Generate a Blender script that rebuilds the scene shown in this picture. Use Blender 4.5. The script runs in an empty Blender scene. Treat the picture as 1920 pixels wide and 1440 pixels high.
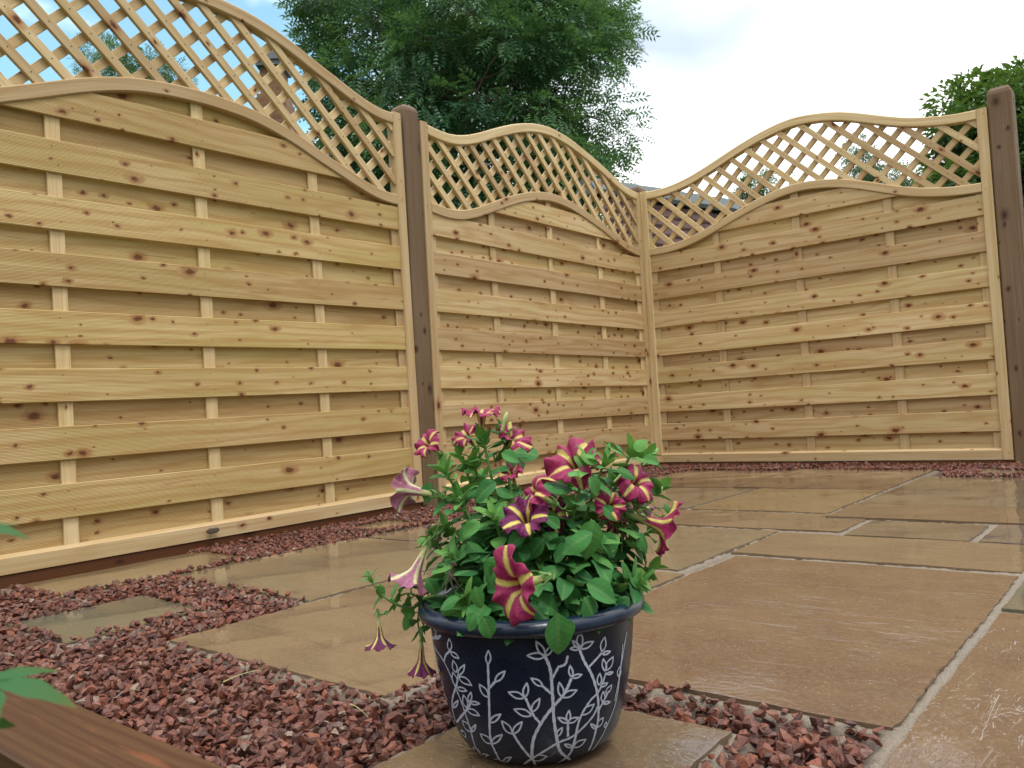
import bpy, math, random
import numpy as np
from mathutils import Vector, Matrix
random.seed(7); RNG = np.random.default_rng(7)
sc = bpy.context.scene
COL = sc.collection
rad = math.radians

# ------------------------------------------------------------------ camera
CAM = np.array([-4.252923, -2.427480, 0.313555])
CR = np.array([0.634104, -0.771261, -0.055395])
CU = np.array([0.006236, -0.066536, 0.997765])
CF = np.array([0.773222, 0.633032, 0.037381])
FPX = 1550.222
cd = bpy.data.cameras.new('camera'); cam = bpy.data.objects.new('camera', cd); COL.objects.link(cam)
m = Matrix.Identity(4)
for i in range(3):
    m[i][0] = CR[i]; m[i][1] = CU[i]; m[i][2] = -CF[i]; m[i][3] = CAM[i]
cam.matrix_world = m
cd.sensor_width = 36; cd.lens = 36 * FPX / 1920; cd.clip_start = 0.02; cd.clip_end = 1000
cd.dof.use_dof = True; cd.dof.focus_distance = 1.25; cd.dof.aperture_fstop = 20.0
sc.camera = cam

# ------------------------------------------------------------------ world and sun
SUN_EL, SUN_AZ = rad(64), rad(205)        # azimuth clockwise from +Y: the sun stands behind the camera
w = bpy.data.worlds.new('World'); sc.world = w; w.use_nodes = True
nt = w.node_tree; nt.nodes.clear()
def N(nt, t, **k):
    n = nt.nodes.new(t)
    for a, b in k.items(): setattr(n, a, b)
    return n
out = N(nt, 'ShaderNodeOutputWorld')
sky = N(nt, 'ShaderNodeTexSky', sky_type='NISHITA', sun_disc=False)
sky.sun_elevation = SUN_EL; sky.sun_rotation = SUN_AZ
bg1 = N(nt, 'ShaderNodeBackground'); bg1.inputs[1].default_value = 0.15
tintsky = N(nt, 'ShaderNodeMix', data_type='RGBA', blend_type='MULTIPLY'); tintsky.inputs[0].default_value = 1
tintsky.inputs[7].default_value = (1.35, 1.95, 1.62, 1)
nt.links.new(sky.outputs[0], tintsky.inputs[6]); nt.links.new(tintsky.outputs[2], bg1.inputs[0])
bg2 = N(nt, 'ShaderNodeBackground'); bg2.inputs[1].default_value = 1.0
tc = N(nt, 'ShaderNodeTexCoord')
no = N(nt, 'ShaderNodeTexNoise'); no.inputs['Scale'].default_value = 2.6; no.inputs['Detail'].default_value = 7; no.inputs['Roughness'].default_value = .55
mp = N(nt, 'ShaderNodeMapping'); mp.inputs['Scale'].default_value = (1, 1, 1.9); mp.inputs['Location'].default_value = (3.1, .4, 1.7)
nt.links.new(tc.outputs['Generated'], mp.inputs[0]); nt.links.new(mp.outputs[0], no.inputs[0])
def pdir(x, y):
    d = CF + (x - 960) / FPX * CR - (y - 720) / FPX * CU
    return d / np.linalg.norm(d)
def vdot(d, lo, hi):
    v = N(nt, 'ShaderNodeVectorMath', operation='DOT_PRODUCT'); v.inputs[1].default_value = tuple(d)
    nt.links.new(tc.outputs['Generated'], v.inputs[0])
    r = N(nt, 'ShaderNodeMapRange'); r.inputs[1].default_value = lo; r.inputs[2].default_value = hi
    nt.links.new(v.outputs['Value'], r.inputs[0]); return r.outputs[0]
def mth(nt, op, a, b=None, clamp=False):
    n = N(nt, 'ShaderNodeMath', operation=op, use_clamp=clamp)
    for i, s in enumerate((a, b)):
        if s is None: continue
        if isinstance(s, (int, float)): n.inputs[i].default_value = s
        else: nt.links.new(s, n.inputs[i])
    return n.outputs[0]
blue = mth(nt, 'MULTIPLY', vdot(pdir(150, -100), .86, .985), .34)      # open blue patch to the upper left
cl = mth(nt, 'SUBTRACT', no.outputs['Fac'], blue)
rg = N(nt, 'ShaderNodeMapRange', interpolation_type='SMOOTHSTEP'); rg.inputs[1].default_value = .16; rg.inputs[2].default_value = .36
nt.links.new(cl, rg.inputs[0])
# thin pale patch of cloud at the upper middle, thick white cloud elsewhere
thin = vdot(pdir(1250, -190), .955, .99)
no2 = N(nt, 'ShaderNodeTexNoise'); no2.inputs['Scale'].default_value = 3.4; no2.inputs['Detail'].default_value = 4
nt.links.new(mp.outputs[0], no2.inputs[0])
mixc = N(nt, 'ShaderNodeMix', data_type='RGBA')
mixc.inputs[6].default_value = (1.0, 1.0, 1.0, 1); mixc.inputs[7].default_value = (.33, .385, .455, 1)
t2 = mth(nt, 'MULTIPLY', thin, mth(nt, 'ADD', no2.outputs['Fac'], .42), True)
nt.links.new(t2, mixc.inputs[0]); nt.links.new(mixc.outputs[2], bg2.inputs[0])
mx = N(nt, 'ShaderNodeMixShader')
rg.inputs[3].default_value = .05
nt.links.new(rg.outputs[0], mx.inputs[0]); nt.links.new(bg1.outputs[0], mx.inputs[1]); nt.links.new(bg2.outputs[0], mx.inputs[2])
sep = N(nt, 'ShaderNodeSeparateXYZ'); nt.links.new(tc.outputs['Generated'], sep.inputs[0])
zt_ = N(nt, 'ShaderNodeMapRange', interpolation_type='SMOOTHSTEP'); zt_.inputs[1].default_value = .1; zt_.inputs[2].default_value = .85
nt.links.new(sep.outputs[2], zt_.inputs[0])
fr_ = vdot(pdir(1100, 300), .35, .8)
stg = mth(nt, 'ADD', mth(nt, 'ADD', mth(nt, 'MULTIPLY', zt_.outputs[0], 1.30), .42), mth(nt, 'MULTIPLY', fr_, 1.25))
nt.links.new(stg, bg2.inputs[1])
nt.links.new(mx.outputs[0], out.inputs[0])
sl = bpy.data.lights.new('sun', 'SUN'); sl.energy = 1.5; sl.angle = rad(14); sl.color = (1, .96, .9)
so = bpy.data.objects.new('sun', sl); COL.objects.link(so)
sd = Vector((math.sin(SUN_AZ) * math.cos(SUN_EL), math.cos(SUN_AZ) * math.cos(SUN_EL), math.sin(SUN_EL)))
so.rotation_euler = sd.to_track_quat('Z', 'Y').to_euler(); so.location = (0, 0, 20)
sc.view_settings.view_transform = 'Standard'; sc.view_settings.look = 'None'
sc.view_settings.exposure = 0.16; sc.view_settings.gamma = 1.0
sc.cycles.max_bounces = 7; sc.cycles.diffuse_bounces = 3; sc.cycles.glossy_bounces = 3; sc.cycles.transparent_max_bounces = 6
sc.cycles.caustics_reflective = False; sc.cycles.caustics_refractive = False
sc.cycles.use_denoising = True

# ------------------------------------------------------------------ helpers
def gz(x): return -0.022 + 0.0095 * np.clip(x, -12, 3)           # the paving falls gently to the left
def P(x, y, depth):                                              # photograph direction -> a point at a real distance
    return CAM + depth * (CF + (x - 960) / FPX * CR - (y - 720) / FPX * CU)
def G(x, y, h=0.0):
    d = CF + (x - 960) / FPX * CR - (y - 720) / FPX * CU
    t = (-0.022 + h + .0095 * CAM[0] - CAM[2]) / (d[2] - .0095 * d[0]); return CAM + d * t

def tag(o, label=None, cat=None, group=None, kind=None):
    if label: o['label'] = label
    if cat: o['category'] = cat
    if group: o['group'] = group
    if kind: o['kind'] = kind
    return o
def empty(name, loc=(0, 0, 0), rot=(0, 0, 0)):
    o = bpy.data.objects.new(name, None); COL.objects.link(o); o.empty_display_size = .1
    o.location = loc; o.rotation_euler = rot; return o
def np_obj(name, V, F, mat, parent=None, attrs=None, smooth=False, mats=None, midx=None):
    """V (n,3); F (k,3|4) array or list of such arrays; attrs {name: (n,) or (n,3) or (n,4)}"""
    me = bpy.data.meshes.new(name)
    Fs = F if isinstance(F, list) else [F]
    Fs = [np.asarray(f, dtype=np.int32) for f in Fs if len(f)]
    loops = np.concatenate([f.ravel() for f in Fs]); sizes = np.concatenate([np.full(len(f), f.shape[1]) for f in Fs])
    me.vertices.add(len(V)); me.vertices.foreach_set('co', np.asarray(V, dtype=np.float32).ravel())
    me.loops.add(len(loops)); me.loops.foreach_set('vertex_index', loops)
    me.polygons.add(len(sizes)); st = np.concatenate([[0], np.cumsum(sizes)[:-1]])
    me.polygons.foreach_set('loop_start', st.astype(np.int32)); me.polygons.foreach_set('loop_total', sizes.astype(np.int32))
    me.polygons.foreach_set('use_smooth', np.full(len(sizes), bool(smooth)))
    for m_ in (mats or [mat]): me.materials.append(m_)
    if midx is not None: me.polygons.foreach_set('material_index', np.asarray(midx, dtype=np.int32))
    for k, a in (attrs or {}).items():
        a = np.asarray(a, dtype=np.float32)
        if a.ndim == 1: at = me.attributes.new(k, 'FLOAT', 'POINT'); at.data.foreach_set('value', a)
        elif a.shape[1] == 3: at = me.attributes.new(k, 'FLOAT_VECTOR', 'POINT'); at.data.foreach_set('vector', a.ravel())
        else: at = me.attributes.new(k, 'FLOAT_COLOR', 'POINT'); at.data.foreach_set('color', a.ravel())
    me.update(); me.validate()
    o = bpy.data.objects.new(name, me); COL.objects.link(o); o.parent = parent
    return o
class MB:
    def __init__(s): s.V = []; s.F = []; s.W = []; s.M = []; s.R = []
    def sweep(s, C, A, B, prof, mi=0, L=None, cap=True, r=None):
        """C centres (n,3), A and B unit axes of the section (n,3) or (3,), prof list of (a,b) or (n,k,2); wc = along, a, b"""
        C = np.asarray(C, float); n = len(C); prof = np.asarray(prof, float)
        if prof.ndim == 2: prof = np.repeat(prof[None], n, 0)
        A = np.broadcast_to(A, (n, 3)); B = np.broadcast_to(B, (n, 3)); k = prof.shape[1]
        v = C[:, None] + prof[..., :1] * A[:, None] + prof[..., 1:] * B[:, None]
        if L is None: L = np.concatenate([[0], np.cumsum(np.linalg.norm(np.diff(C, axis=0), axis=1))])
        off = np.array([random.uniform(0, 40), random.uniform(0, 40), random.uniform(0, 40)])
        wc = np.stack([np.repeat(L[:, None], k, 1), prof[..., 0], prof[..., 1]], -1) + off
        b0 = sum(len(x) for x in s.V)
        s.V.append(v.reshape(-1, 3)); s.W.append(wc.reshape(-1, 3)); s.R.append(np.full(n * k, random.random() if r is None else r))
        for i in range(n - 1):
            for j in range(k):
                a = b0 + i * k + j; b = b0 + i * k + (j + 1) % k
                s.F.append((a, b, b + k, a + k)); s.M.append(mi)
        if cap:
            s.F.append(tuple(b0 + j for j in range(k))[::-1]); s.M.append(mi)
            s.F.append(tuple(b0 + (n - 1) * k + j for j in range(k))); s.M.append(mi)
        return s
    def box(s, p0, p1, A, B, wa, wb, ch=.002, mi=0, r=None, seg=1):
        p0 = np.array(p0, float); p1 = np.array(p1, float); t = np.linspace(0, 1, seg + 1)[:, None]
        return s.sweep(p0 + (p1 - p0) * t, np.array(A, float), np.array(B, float), oct_prof(wa, wb, ch), mi, r=r)
    def build(s, name, mats, parent=None, smooth=False):
        me = bpy.data.meshes.new(name); V = np.concatenate(s.V)
        me.from_pydata(V.tolist(), [], s.F)
        mats = mats if isinstance(mats, list) else [mats]
        for m_ in mats: me.materials.append(m_)
        me.polygons.foreach_set('material_index', s.M)
        a = me.attributes.new('wc', 'FLOAT_VECTOR', 'POINT'); a.data.foreach_set('vector', np.concatenate(s.W).astype(np.float32).ravel())
        a = me.attributes.new('rnd', 'FLOAT', 'POINT'); a.data.foreach_set('value', np.concatenate(s.R).astype(np.float32))
        me.update()
        bm_fix(me); me.polygons.foreach_set('use_smooth', [bool(smooth)] * len(s.F))
        o = bpy.data.objects.new(name, me); COL.objects.link(o); o.parent = parent; return o
import bmesh
def bm_fix(me):
    bm = bmesh.new(); bm.from_mesh(me); bmesh.ops.recalc_face_normals(bm, faces=bm.faces); bm.to_mesh(me); bm.free()
def oct_prof(wa, wb, c):
    a, b = wa / 2, wb / 2
    return [(-a + c, -b), (a - c, -b), (a, -b + c), (a, b - c), (a - c, b), (-a + c, b), (-a, b - c), (-a, -b + c)]

# ------------------------------------------------------------------ materials
def newmat(name):
    m_ = bpy.data.materials.new(name); m_.use_nodes = True; t = m_.node_tree
    return m_, t, t.nodes['Principled BSDF']
def attr(t, name): return N(t, 'ShaderNodeAttribute', attribute_name=name)
def ramp(t, src, stops, interp='LINEAR'):
    r = N(t, 'ShaderNodeValToRGB'); r.color_ramp.interpolation = interp; cr = r.color_ramp
    while len(cr.elements) < len(stops): cr.elements.new(.5)
    for e, (p, c) in zip(cr.elements, stops):
        e.position = p; e.color = (c[0], c[1], c[2], 1) if isinstance(c, (tuple, list)) else (c, c, c, 1)
    t.links.new(src, r.inputs[0]); return r.outputs[0]
def mapping(t, src, scale, loc=(0, 0, 0)):
    mp_ = N(t, 'ShaderNodeMapping'); mp_.inputs['Scale'].default_value = scale; mp_.inputs['Location'].default_value = loc
    t.links.new(src, mp_.inputs[0]); return mp_.outputs[0]
def noise(t, src, scale, detail=3, rough=.5, dist=0):
    n = N(t, 'ShaderNodeTexNoise'); n.inputs['Scale'].default_value = scale; n.inputs['Detail'].default_value = detail
    n.inputs['Roughness'].default_value = rough; n.inputs['Distortion'].default_value = dist
    if src is not None: t.links.new(src, n.inputs[0])
    return n.outputs['Fac']
def mixc_(t, fac, a, b, blend='MIX'):
    n = N(t, 'ShaderNodeMix', data_type='RGBA', blend_type=blend)
    for i, s in ((0, fac), (6, a), (7, b)):
        if isinstance(s, (int, float)): n.inputs[i].default_value = s
        elif isinstance(s, (tuple, list)): n.inputs[i].default_value = (s[0], s[1], s[2], 1)
        else: t.links.new(s, n.inputs[i])
    return n.outputs[2]
def rng(t, src, a, b, c=0, d=1, smooth=False):
    n = N(t, 'ShaderNodeMapRange', interpolation_type='SMOOTHSTEP' if smooth else 'LINEAR')
    for i, v_ in enumerate((a, b, c, d)): n.inputs[i + 1].default_value = v_
    t.links.new(src, n.inputs[0]); return n.outputs[0]
def bump(t, h, strength, dist, prev=None):
    b = N(t, 'ShaderNodeBump'); b.inputs['Strength'].default_value = strength; b.inputs['Distance'].default_value = dist
    t.links.new(h, b.inputs['Height'])
    if prev is not None: t.links.new(prev, b.inputs['Normal'])
    return b.outputs[0]

def wood_mat(name, base, warm, green, knots=1.0, grooves=0.0, dark=(.12, .036, .012), rough=.62, graincon=.6, redstain=.4, ring=130):
    m_, t, bs = newmat(name)
    wc = attr(t, 'wc').outputs['Vector']; rn = attr(t, 'rnd').outputs['Fac']
    sx = N(t, 'ShaderNodeSeparateXYZ'); t.links.new(wc, sx.inputs[0]); X, Y, Z = sx.outputs
    cb_ = N(t, 'ShaderNodeCombineXYZ'); t.links.new(X, cb_.inputs[0]); t.links.new(mth(t, 'ADD', Y, Z), cb_.inputs[1]); wk = cb_.outputs[0]
    # ---- knots: warped cells, only some of them carry a knot
    def knot(scale, keep, r0, r1):
        v = N(t, 'ShaderNodeTexVoronoi', voronoi_dimensions='2D'); v.inputs['Scale'].default_value = 1; v.inputs['Randomness'].default_value = .9
        wn = N(t, 'ShaderNodeTexNoise'); wn.inputs['Scale'].default_value = 60; wn.inputs['Detail'].default_value = 1
        t.links.new(wc, wn.inputs[0])
        ad = N(t, 'ShaderNodeVectorMath', operation='MULTIPLY_ADD'); ad.inputs[1].default_value = (.012, .010, 0)
        t.links.new(wn.outputs['Color'], ad.inputs[0]); t.links.new(wk, ad.inputs[2])
        t.links.new(mapping(t, ad.outputs[0], scale), v.inputs['Vector'])
        cs = N(t, 'ShaderNodeSeparateColor'); t.links.new(v.outputs['Color'], cs.inputs[0])
        on = mth(t, 'GREATER_THAN', cs.outputs[0], 1 - keep)
        size = rng(t, cs.outputs[1], 0, 1, r0, r1)
        q_ = mth(t, 'DIVIDE', v.outputs['Distance'], size)
        off_ = mth(t, 'MULTIPLY', mth(t, 'SUBTRACT', 1, on), 50)
        return mth(t, 'ADD', q_, off_)
    k1 = knot((6.0, 10, 0), .45 * knots, .03, .105); k2 = knot((14, 22, 0), .30 * knots, .03, .12)
    kd = mth(t, 'MINIMUM', k1, k2)
    kcore = rng(t, kd, .55, 1.25, 1, 0, True); khalo = rng(t, kd, .8, 3.0, 1, 0, True)
    # ---- grain running along the board, bending round the knots
    wob = noise(t, mapping(t, wc, (1.3, 10, 10)), 1.0, 3)
    gy = mth(t, 'ADD', mth(t, 'MULTIPLY', Y, ring), mth(t, 'MULTIPLY', wob, 26))
    gy = mth(t, 'ADD', gy, mth(t, 'MULTIPLY', khalo, 4.0)); gy = mth(t, 'ADD', gy, mth(t, 'MULTIPLY', Z, ring))
    g = mth(t, 'MULTIPLY', mth(t, 'ADD', mth(t, 'SINE', gy), 1), .5); g = mth(t, 'POWER', g, 2.2)
    fine = noise(t, mapping(t, wc, (5, 330, 330)), 1.0, 2)
    blot = noise(t, mapping(t, wc, (2.2, 9, 9)), 1.0, 3)
    c = mixc_(t, rng(t, blot, .35, .65, 0, 1, True), base, green)
    c = mixc_(t, rng(t, rn, .25, 1, 0, .8), c, warm)
    gd = tuple(x * y for x, y in zip(base, (.68, .52, .34)))
    strk = noise(t, mapping(t, wc, (1.1, 60, 60), (5, 5, 2)), 1.0, 4, .65)
    c = mixc_(t, mth(t, 'MULTIPLY', g, graincon), c, gd)
    c = mixc_(t, rng(t, fine, .45, .75, 0, .55), c, gd)
    c = mixc_(t, rng(t, strk, .48, .72, 0, .55, True), c, gd)
    c = mixc_(t, rng(t, strk, .40, .28, 0, .5, True), c, tuple(min(.8, x * 1.22) for x in base))
    # brown stains and short drying cracks
    st = noise(t, mapping(t, wc, (3.5, 26, 26), (7, 3, 1)), 1.0, 4, .6)
    c = mixc_(t, rng(t, st, .62, .72, 0, redstain, True), c, (.30, .09, .03))
    ck = noise(t, mapping(t, wc, (3, 150, 150), (1, 9, 4)), 1.0, 2, .5)
    c = mixc_(t, rng(t, ck, .735, .76, 0, .6), c, (.15, .08, .035))
    c = mixc_(t, mth(t, 'MULTIPLY', khalo, .65), c, (.32, .11, .035) if base[0] > .3 else dark)
    c = mixc_(t, kcore, c, dark)
    vv = N(t, 'ShaderNodeHueSaturation'); t.links.new(c, vv.inputs['Color']); t.links.new(rng(t, rn, 0, 1, 1.12, .82), vv.inputs['Value'])
    t.links.new(vv.outputs[0], bs.inputs['Base Color'])
    bs.inputs['Roughness'].default_value = rough; bs.inputs['Specular IOR Level'].default_value = .3
    h = mth(t, 'ADD', mth(t, 'MULTIPLY', g, .3), fine); nb = bump(t, h, .5, .0010)
    if grooves:
        wv = mth(t, 'SINE', mth(t, 'MULTIPLY', Y, 2 * math.pi / .0038))
        nb = bump(t, wv, grooves, .0010, nb)
        cc = mixc_(t, rng(t, wv, -1, .2, .5, 0), vv.outputs[0], (.2, .13, .05)); t.links.new(cc, bs.inputs['Base Color'])
    t.links.new(nb, bs.inputs['Normal'])
    return m_
M_slatA = wood_mat('ribbed pressure treated pine', (.66, .505, .245), (.64, .43, .205), (.54, .43, .165), .9, .3)
M_slat = wood_mat('pressure treated pine', (.64, .50, .285), (.61, .43, .245), (.56, .45, .215), 1.1, 0)
M_frame = wood_mat('planed pine frame', (.68, .545, .325), (.58, .41, .23), (.62, .50, .27), .3, 0, redstain=.15, graincon=.35)
M_post = wood_mat('weathered brown post timber', (.20, .138, .085), (.12, .078, .046), (.27, .20, .13), .5, 0, dark=(.05, .02, .012), graincon=.8, redstain=.1, ring=900)
M_board = wood_mat('wet brown gravel board', (.17, .07, .032), (.14, .055, .025), (.11, .05, .025), .3, 0, dark=(.05, .02, .01), rough=.4)
M_sleeper = wood_mat('brown stained timber edging', (.085, .036, .010), (.066, .026, .007), (.12, .054, .016), .3, 0, dark=(.06, .025, .012), rough=.55, graincon=.9, ring=420)

def nail_mat():
    m_, t, bs = newmat('dull nail head'); bs.inputs['Base Color'].default_value = (.13, .09, .06, 1); bs.inputs['Metallic'].default_value = .4
    bs.inputs['Roughness'].default_value = .6; return m_
M_nail = nail_mat()

def stone_mat():
    m_, t, bs = newmat('wet riven sandstone')
    wc = attr(t, 'wc').outputs['Vector']; ti = attr(t, 'tint').outputs['Color']
    n1 = noise(t, wc, 5, 5, .6, 1.0); n2 = noise(t, mapping(t, wc, (4, 22, 10)), 1.0, 5, .6, 1.2); n3 = noise(t, wc, 90, 3, .6)
    c = mixc_(t, rng(t, n1, .35, .68, 0, .5, True), ti, (.185, .125, .072))
    c = mixc_(t, rng(t, n2, .50, .72, 0, .55, True), c, mixc_(t, .55, ti, (.07, .05, .035)))
    c = mixc_(t, rng(t, n3, .45, .75, 0, .3), c, (.22, .155, .09))
    sp = noise(t, wc, 260, 1); c = mixc_(t, rng(t, sp, .70, .78, 0, .6), c, (.5, .4, .28))
    t.links.new(c, bs.inputs['Base Color'])
    # water film: smooth puddled parts and duller, drier parts
    w1 = noise(t, wc, 3.2, 3, .5)
    t.links.new(rng(t, w1, .35, .65, .02, .075, True), bs.inputs['Roughness'])
    bs.inputs['IOR'].default_value = 1.58
    u1 = noise(t, wc, 9, 2, .5, .6)
    rv = noise(t, mapping(t, wc, (5, 34, 8), (3, 1, 2)), 1.0, 4, .6, 1.5)
    ridge = rng(t, rv, .62, .70, 0, 1, True)
    rip = attr(t, 'ripple').outputs['Fac']
    def vb(h, st_, dist, prev=None):
        b_ = N(t, 'ShaderNodeBump'); b_.inputs['Distance'].default_value = dist; t.links.new(h, b_.inputs['Height']); t.links.new(st_, b_.inputs['Strength'])
        if prev is not None: t.links.new(prev, b_.inputs['Normal'])
        return b_.outputs[0]
    pud = noise(t, mapping(t, wc, (22, 48, 20), (5, 5, 5)), 1.0, 2, .5, 2.0)
    msk = rng(t, noise(t, wc, 6.5, 2), .46, .60, .12, 1, True)
    nb = bump(t, u1, .06, .004); nb = vb(ridge, mth(t, 'MULTIPLY', rip, .55), .0020, nb); nb = vb(pud, mth(t, 'MULTIPLY', mth(t, 'MULTIPLY', rip, msk), .45), .005, nb)
    nb = bump(t, rng(t, noise(t, wc, 150, 3, .6), .58, .8), .22, .0010, nb)
    t.links.new(nb, bs.inputs['Normal'])
    return m_
M_stone = stone_mat()

def mortar_mat():
    m_, t, bs = newmat('sandy jointing mortar')
    tcn = N(t, 'ShaderNodeTexCoord').outputs['Object']; d = attr(t, 'dirt').outputs['Fac']
    n1 = noise(t, tcn, 300, 3, .7); n2 = noise(t, tcn, 14, 3)
    c = mixc_(t, rng(t, n1, .3, .7), (.095, .076, .056), (.27, .225, .17)); c = mixc_(t, rng(t, n2, .35, .7, 0, .5), c, (.22, .17, .12))
    c = mixc_(t, d, c, (.06, .035, .028))
    t.links.new(c, bs.inputs['Base Color']); bs.inputs['Roughness'].default_value = .75
    t.links.new(bump(t, n1, .8, .002), bs.inputs['Normal']); return m_
M_mortar = mortar_mat()

def gravel_mat():
    m_, t, bs = newmat('wet crushed red stone')
    rn = attr(t, 'rnd').outputs['Fac']; tcn = N(t, 'ShaderNodeTexCoord').outputs['Object']
    c = ramp(t, rn, [(0, (.075, .032, .025)), (.2, (.14, .046, .030)), (.4, (.21, .078, .048)), (.58, (.29, .090, .046)), (.72, (.15, .065, .052)), (.86, (.28, .12, .078)), (.95, (.17, .11, .09)), (.99, (.34, .25, .19))])
    n1 = noise(t, tcn, 190, 4, .65); c = mixc_(t, rng(t, n1, .4, .65, 0, .75), c, (.075, .038, .036))
    n2 = noise(t, tcn, 600, 3, .6); c = mixc_(t, rng(t, n2, .52, .75, 0, .4), c, (.32, .16, .12))
    t.links.new(c, bs.inputs['Base Color']); bs.inputs['Specular IOR Level'].default_value = .3; t.links.new(rng(t, noise(t, tcn, 25, 2), .35, .65, .25, .6), bs.inputs['Roughness'])
    t.links.new(bump(t, mth(t, 'ADD', n1, n2), .8, .0016), bs.inputs['Normal']); return m_
M_gravel = gravel_mat()

def leaf_mat(name, ca, cb, cc, trans=.3, rough=.5, spec=.4):
    m_, t, bs = newmat(name)
    rn = attr(t, 'rnd').outputs['Fac']
    c = ramp(t, rn, [(0, ca), (.5, cb), (1, cc)])
    if name.startswith('petunia'):
        lc = attr(t, 'lc').outputs['Vector']; s_ = N(t, 'ShaderNodeSeparateXYZ'); t.links.new(lc, s_.inputs[0])
        ax = mth(t, 'ABSOLUTE', s_.outputs[1])
        mid = rng(t, ax, .02, .07, .35, 0, True)
        vein = mth(t, 'SINE', mth(t, 'MULTIPLY', mth(t, 'SUBTRACT', s_.outputs[0], mth(t, 'MULTIPLY', ax, .55)), 42))
        c = mixc_(t, mid, c, (.20, .36, .13)); c = mixc_(t, rng(t, vein, .8, 1, 0, .14), c, (.13, .3, .10))
        tcn = N(t, 'ShaderNodeTexCoord').outputs['Object']
        c = mixc_(t, rng(t, noise(t, tcn, 55, 3), .3, .75, 0, .4), c, (.012, .075, .03))
        t.links.new(bump(t, mth(t, 'ADD', mth(t, 'MULTIPLY', vein, .3), noise(t, tcn, 420, 2)), .3, .0006), bs.inputs['Normal'])
        bs.inputs['Sheen Weight'].default_value = .15; bs.inputs['Sheen Roughness'].default_value = .4; bs.inputs['Sheen Tint'].default_value = (.7, .9, .75, 1)
    t.links.new(c, bs.inputs['Base Color']); bs.inputs['Roughness'].default_value = rough; bs.inputs['Specular IOR Level'].default_value = spec
    tr = N(t, 'ShaderNodeBsdfTranslucent'); mx_ = N(t, 'ShaderNodeMixShader'); mx_.inputs[0].default_value = trans
    t.links.new(mixc_(t, .5, c, (.18, .3, .03)), tr.inputs[0]); t.links.new(bs.outputs[0], mx_.inputs[1]); t.links.new(tr.outputs[0], mx_.inputs[2])
    t.links.new(mx_.outputs[0], t.nodes['Material Output'].inputs[0]); return m_
M_ash = leaf_mat('ash leaves', (.035, .115, .062), (.07, .185, .088), (.12, .26, .10), .3, .4)
M_hedge = leaf_mat('bush leaves', (.018, .06, .018), (.045, .125, .028), (.12, .22, .045), .3, .5)
M_far = leaf_mat('far tree leaves', (.05, .11, .06), (.07, .15, .07), (.10, .19, .08), .3, .5)
M_pet = leaf_mat('petunia leaves', (.028, .15, .042), (.07, .27, .062), (.21, .46, .085), .22, .6, .25)
M_acer = leaf_mat('acer leaves', (.035, .13, .05), (.06, .12, .035), (.20, .09, .03), .2, .6, .12)
def plain(name, colr, rough=.8, nscale=20, amt=.4, bmp=.3, bd=.003, metallic=0):
    m_, t, bs = newmat(name); tcn = N(t, 'ShaderNodeTexCoord').outputs['Object']
    n1 = noise(t, tcn, nscale, 4, .6)
    t.links.new(mixc_(t, rng(t, n1, .3, .7, 0, amt), colr, tuple(x * .5 for x in colr)), bs.inputs['Base Color'])
    bs.inputs['Roughness'].default_value = rough; bs.inputs['Metallic'].default_value = metallic
    t.links.new(bump(t, n1, bmp, bd), bs.inputs['Normal']); return m_
M_bark = plain('grey brown bark', (.10, .075, .05), .9, 18)
M_stem = plain('soft green stem', (.14, .27, .07), .55, 90, .3)
M_soil = plain('dark damp compost', (.035, .022, .016), .9, 120, .6, .8, .004)
M_grass = plain('garden ground', (.05, .08, .03), .95, 3)

# ------------------------------------------------------------------ ground
n_ = 24; gx = np.concatenate([np.linspace(-300, -12, 8), np.linspace(-11, 3, 15), np.linspace(4, 300, 8)]); gy_ = gx.copy()
XX, YY = np.meshgrid(gx, gy_, indexing='ij'); V = np.stack([XX, YY, gz(XX) - .075], -1).reshape(-1, 3)
I = np.arange(len(gx) * len(gy_)).reshape(len(gx), len(gy_)); F = np.stack([I[:-1, :-1], I[1:, :-1], I[1:, 1:], I[:-1, 1:]], -1).reshape(-1, 4)
tag(np_obj('ground', V, F, M_grass), kind='structure')

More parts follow.
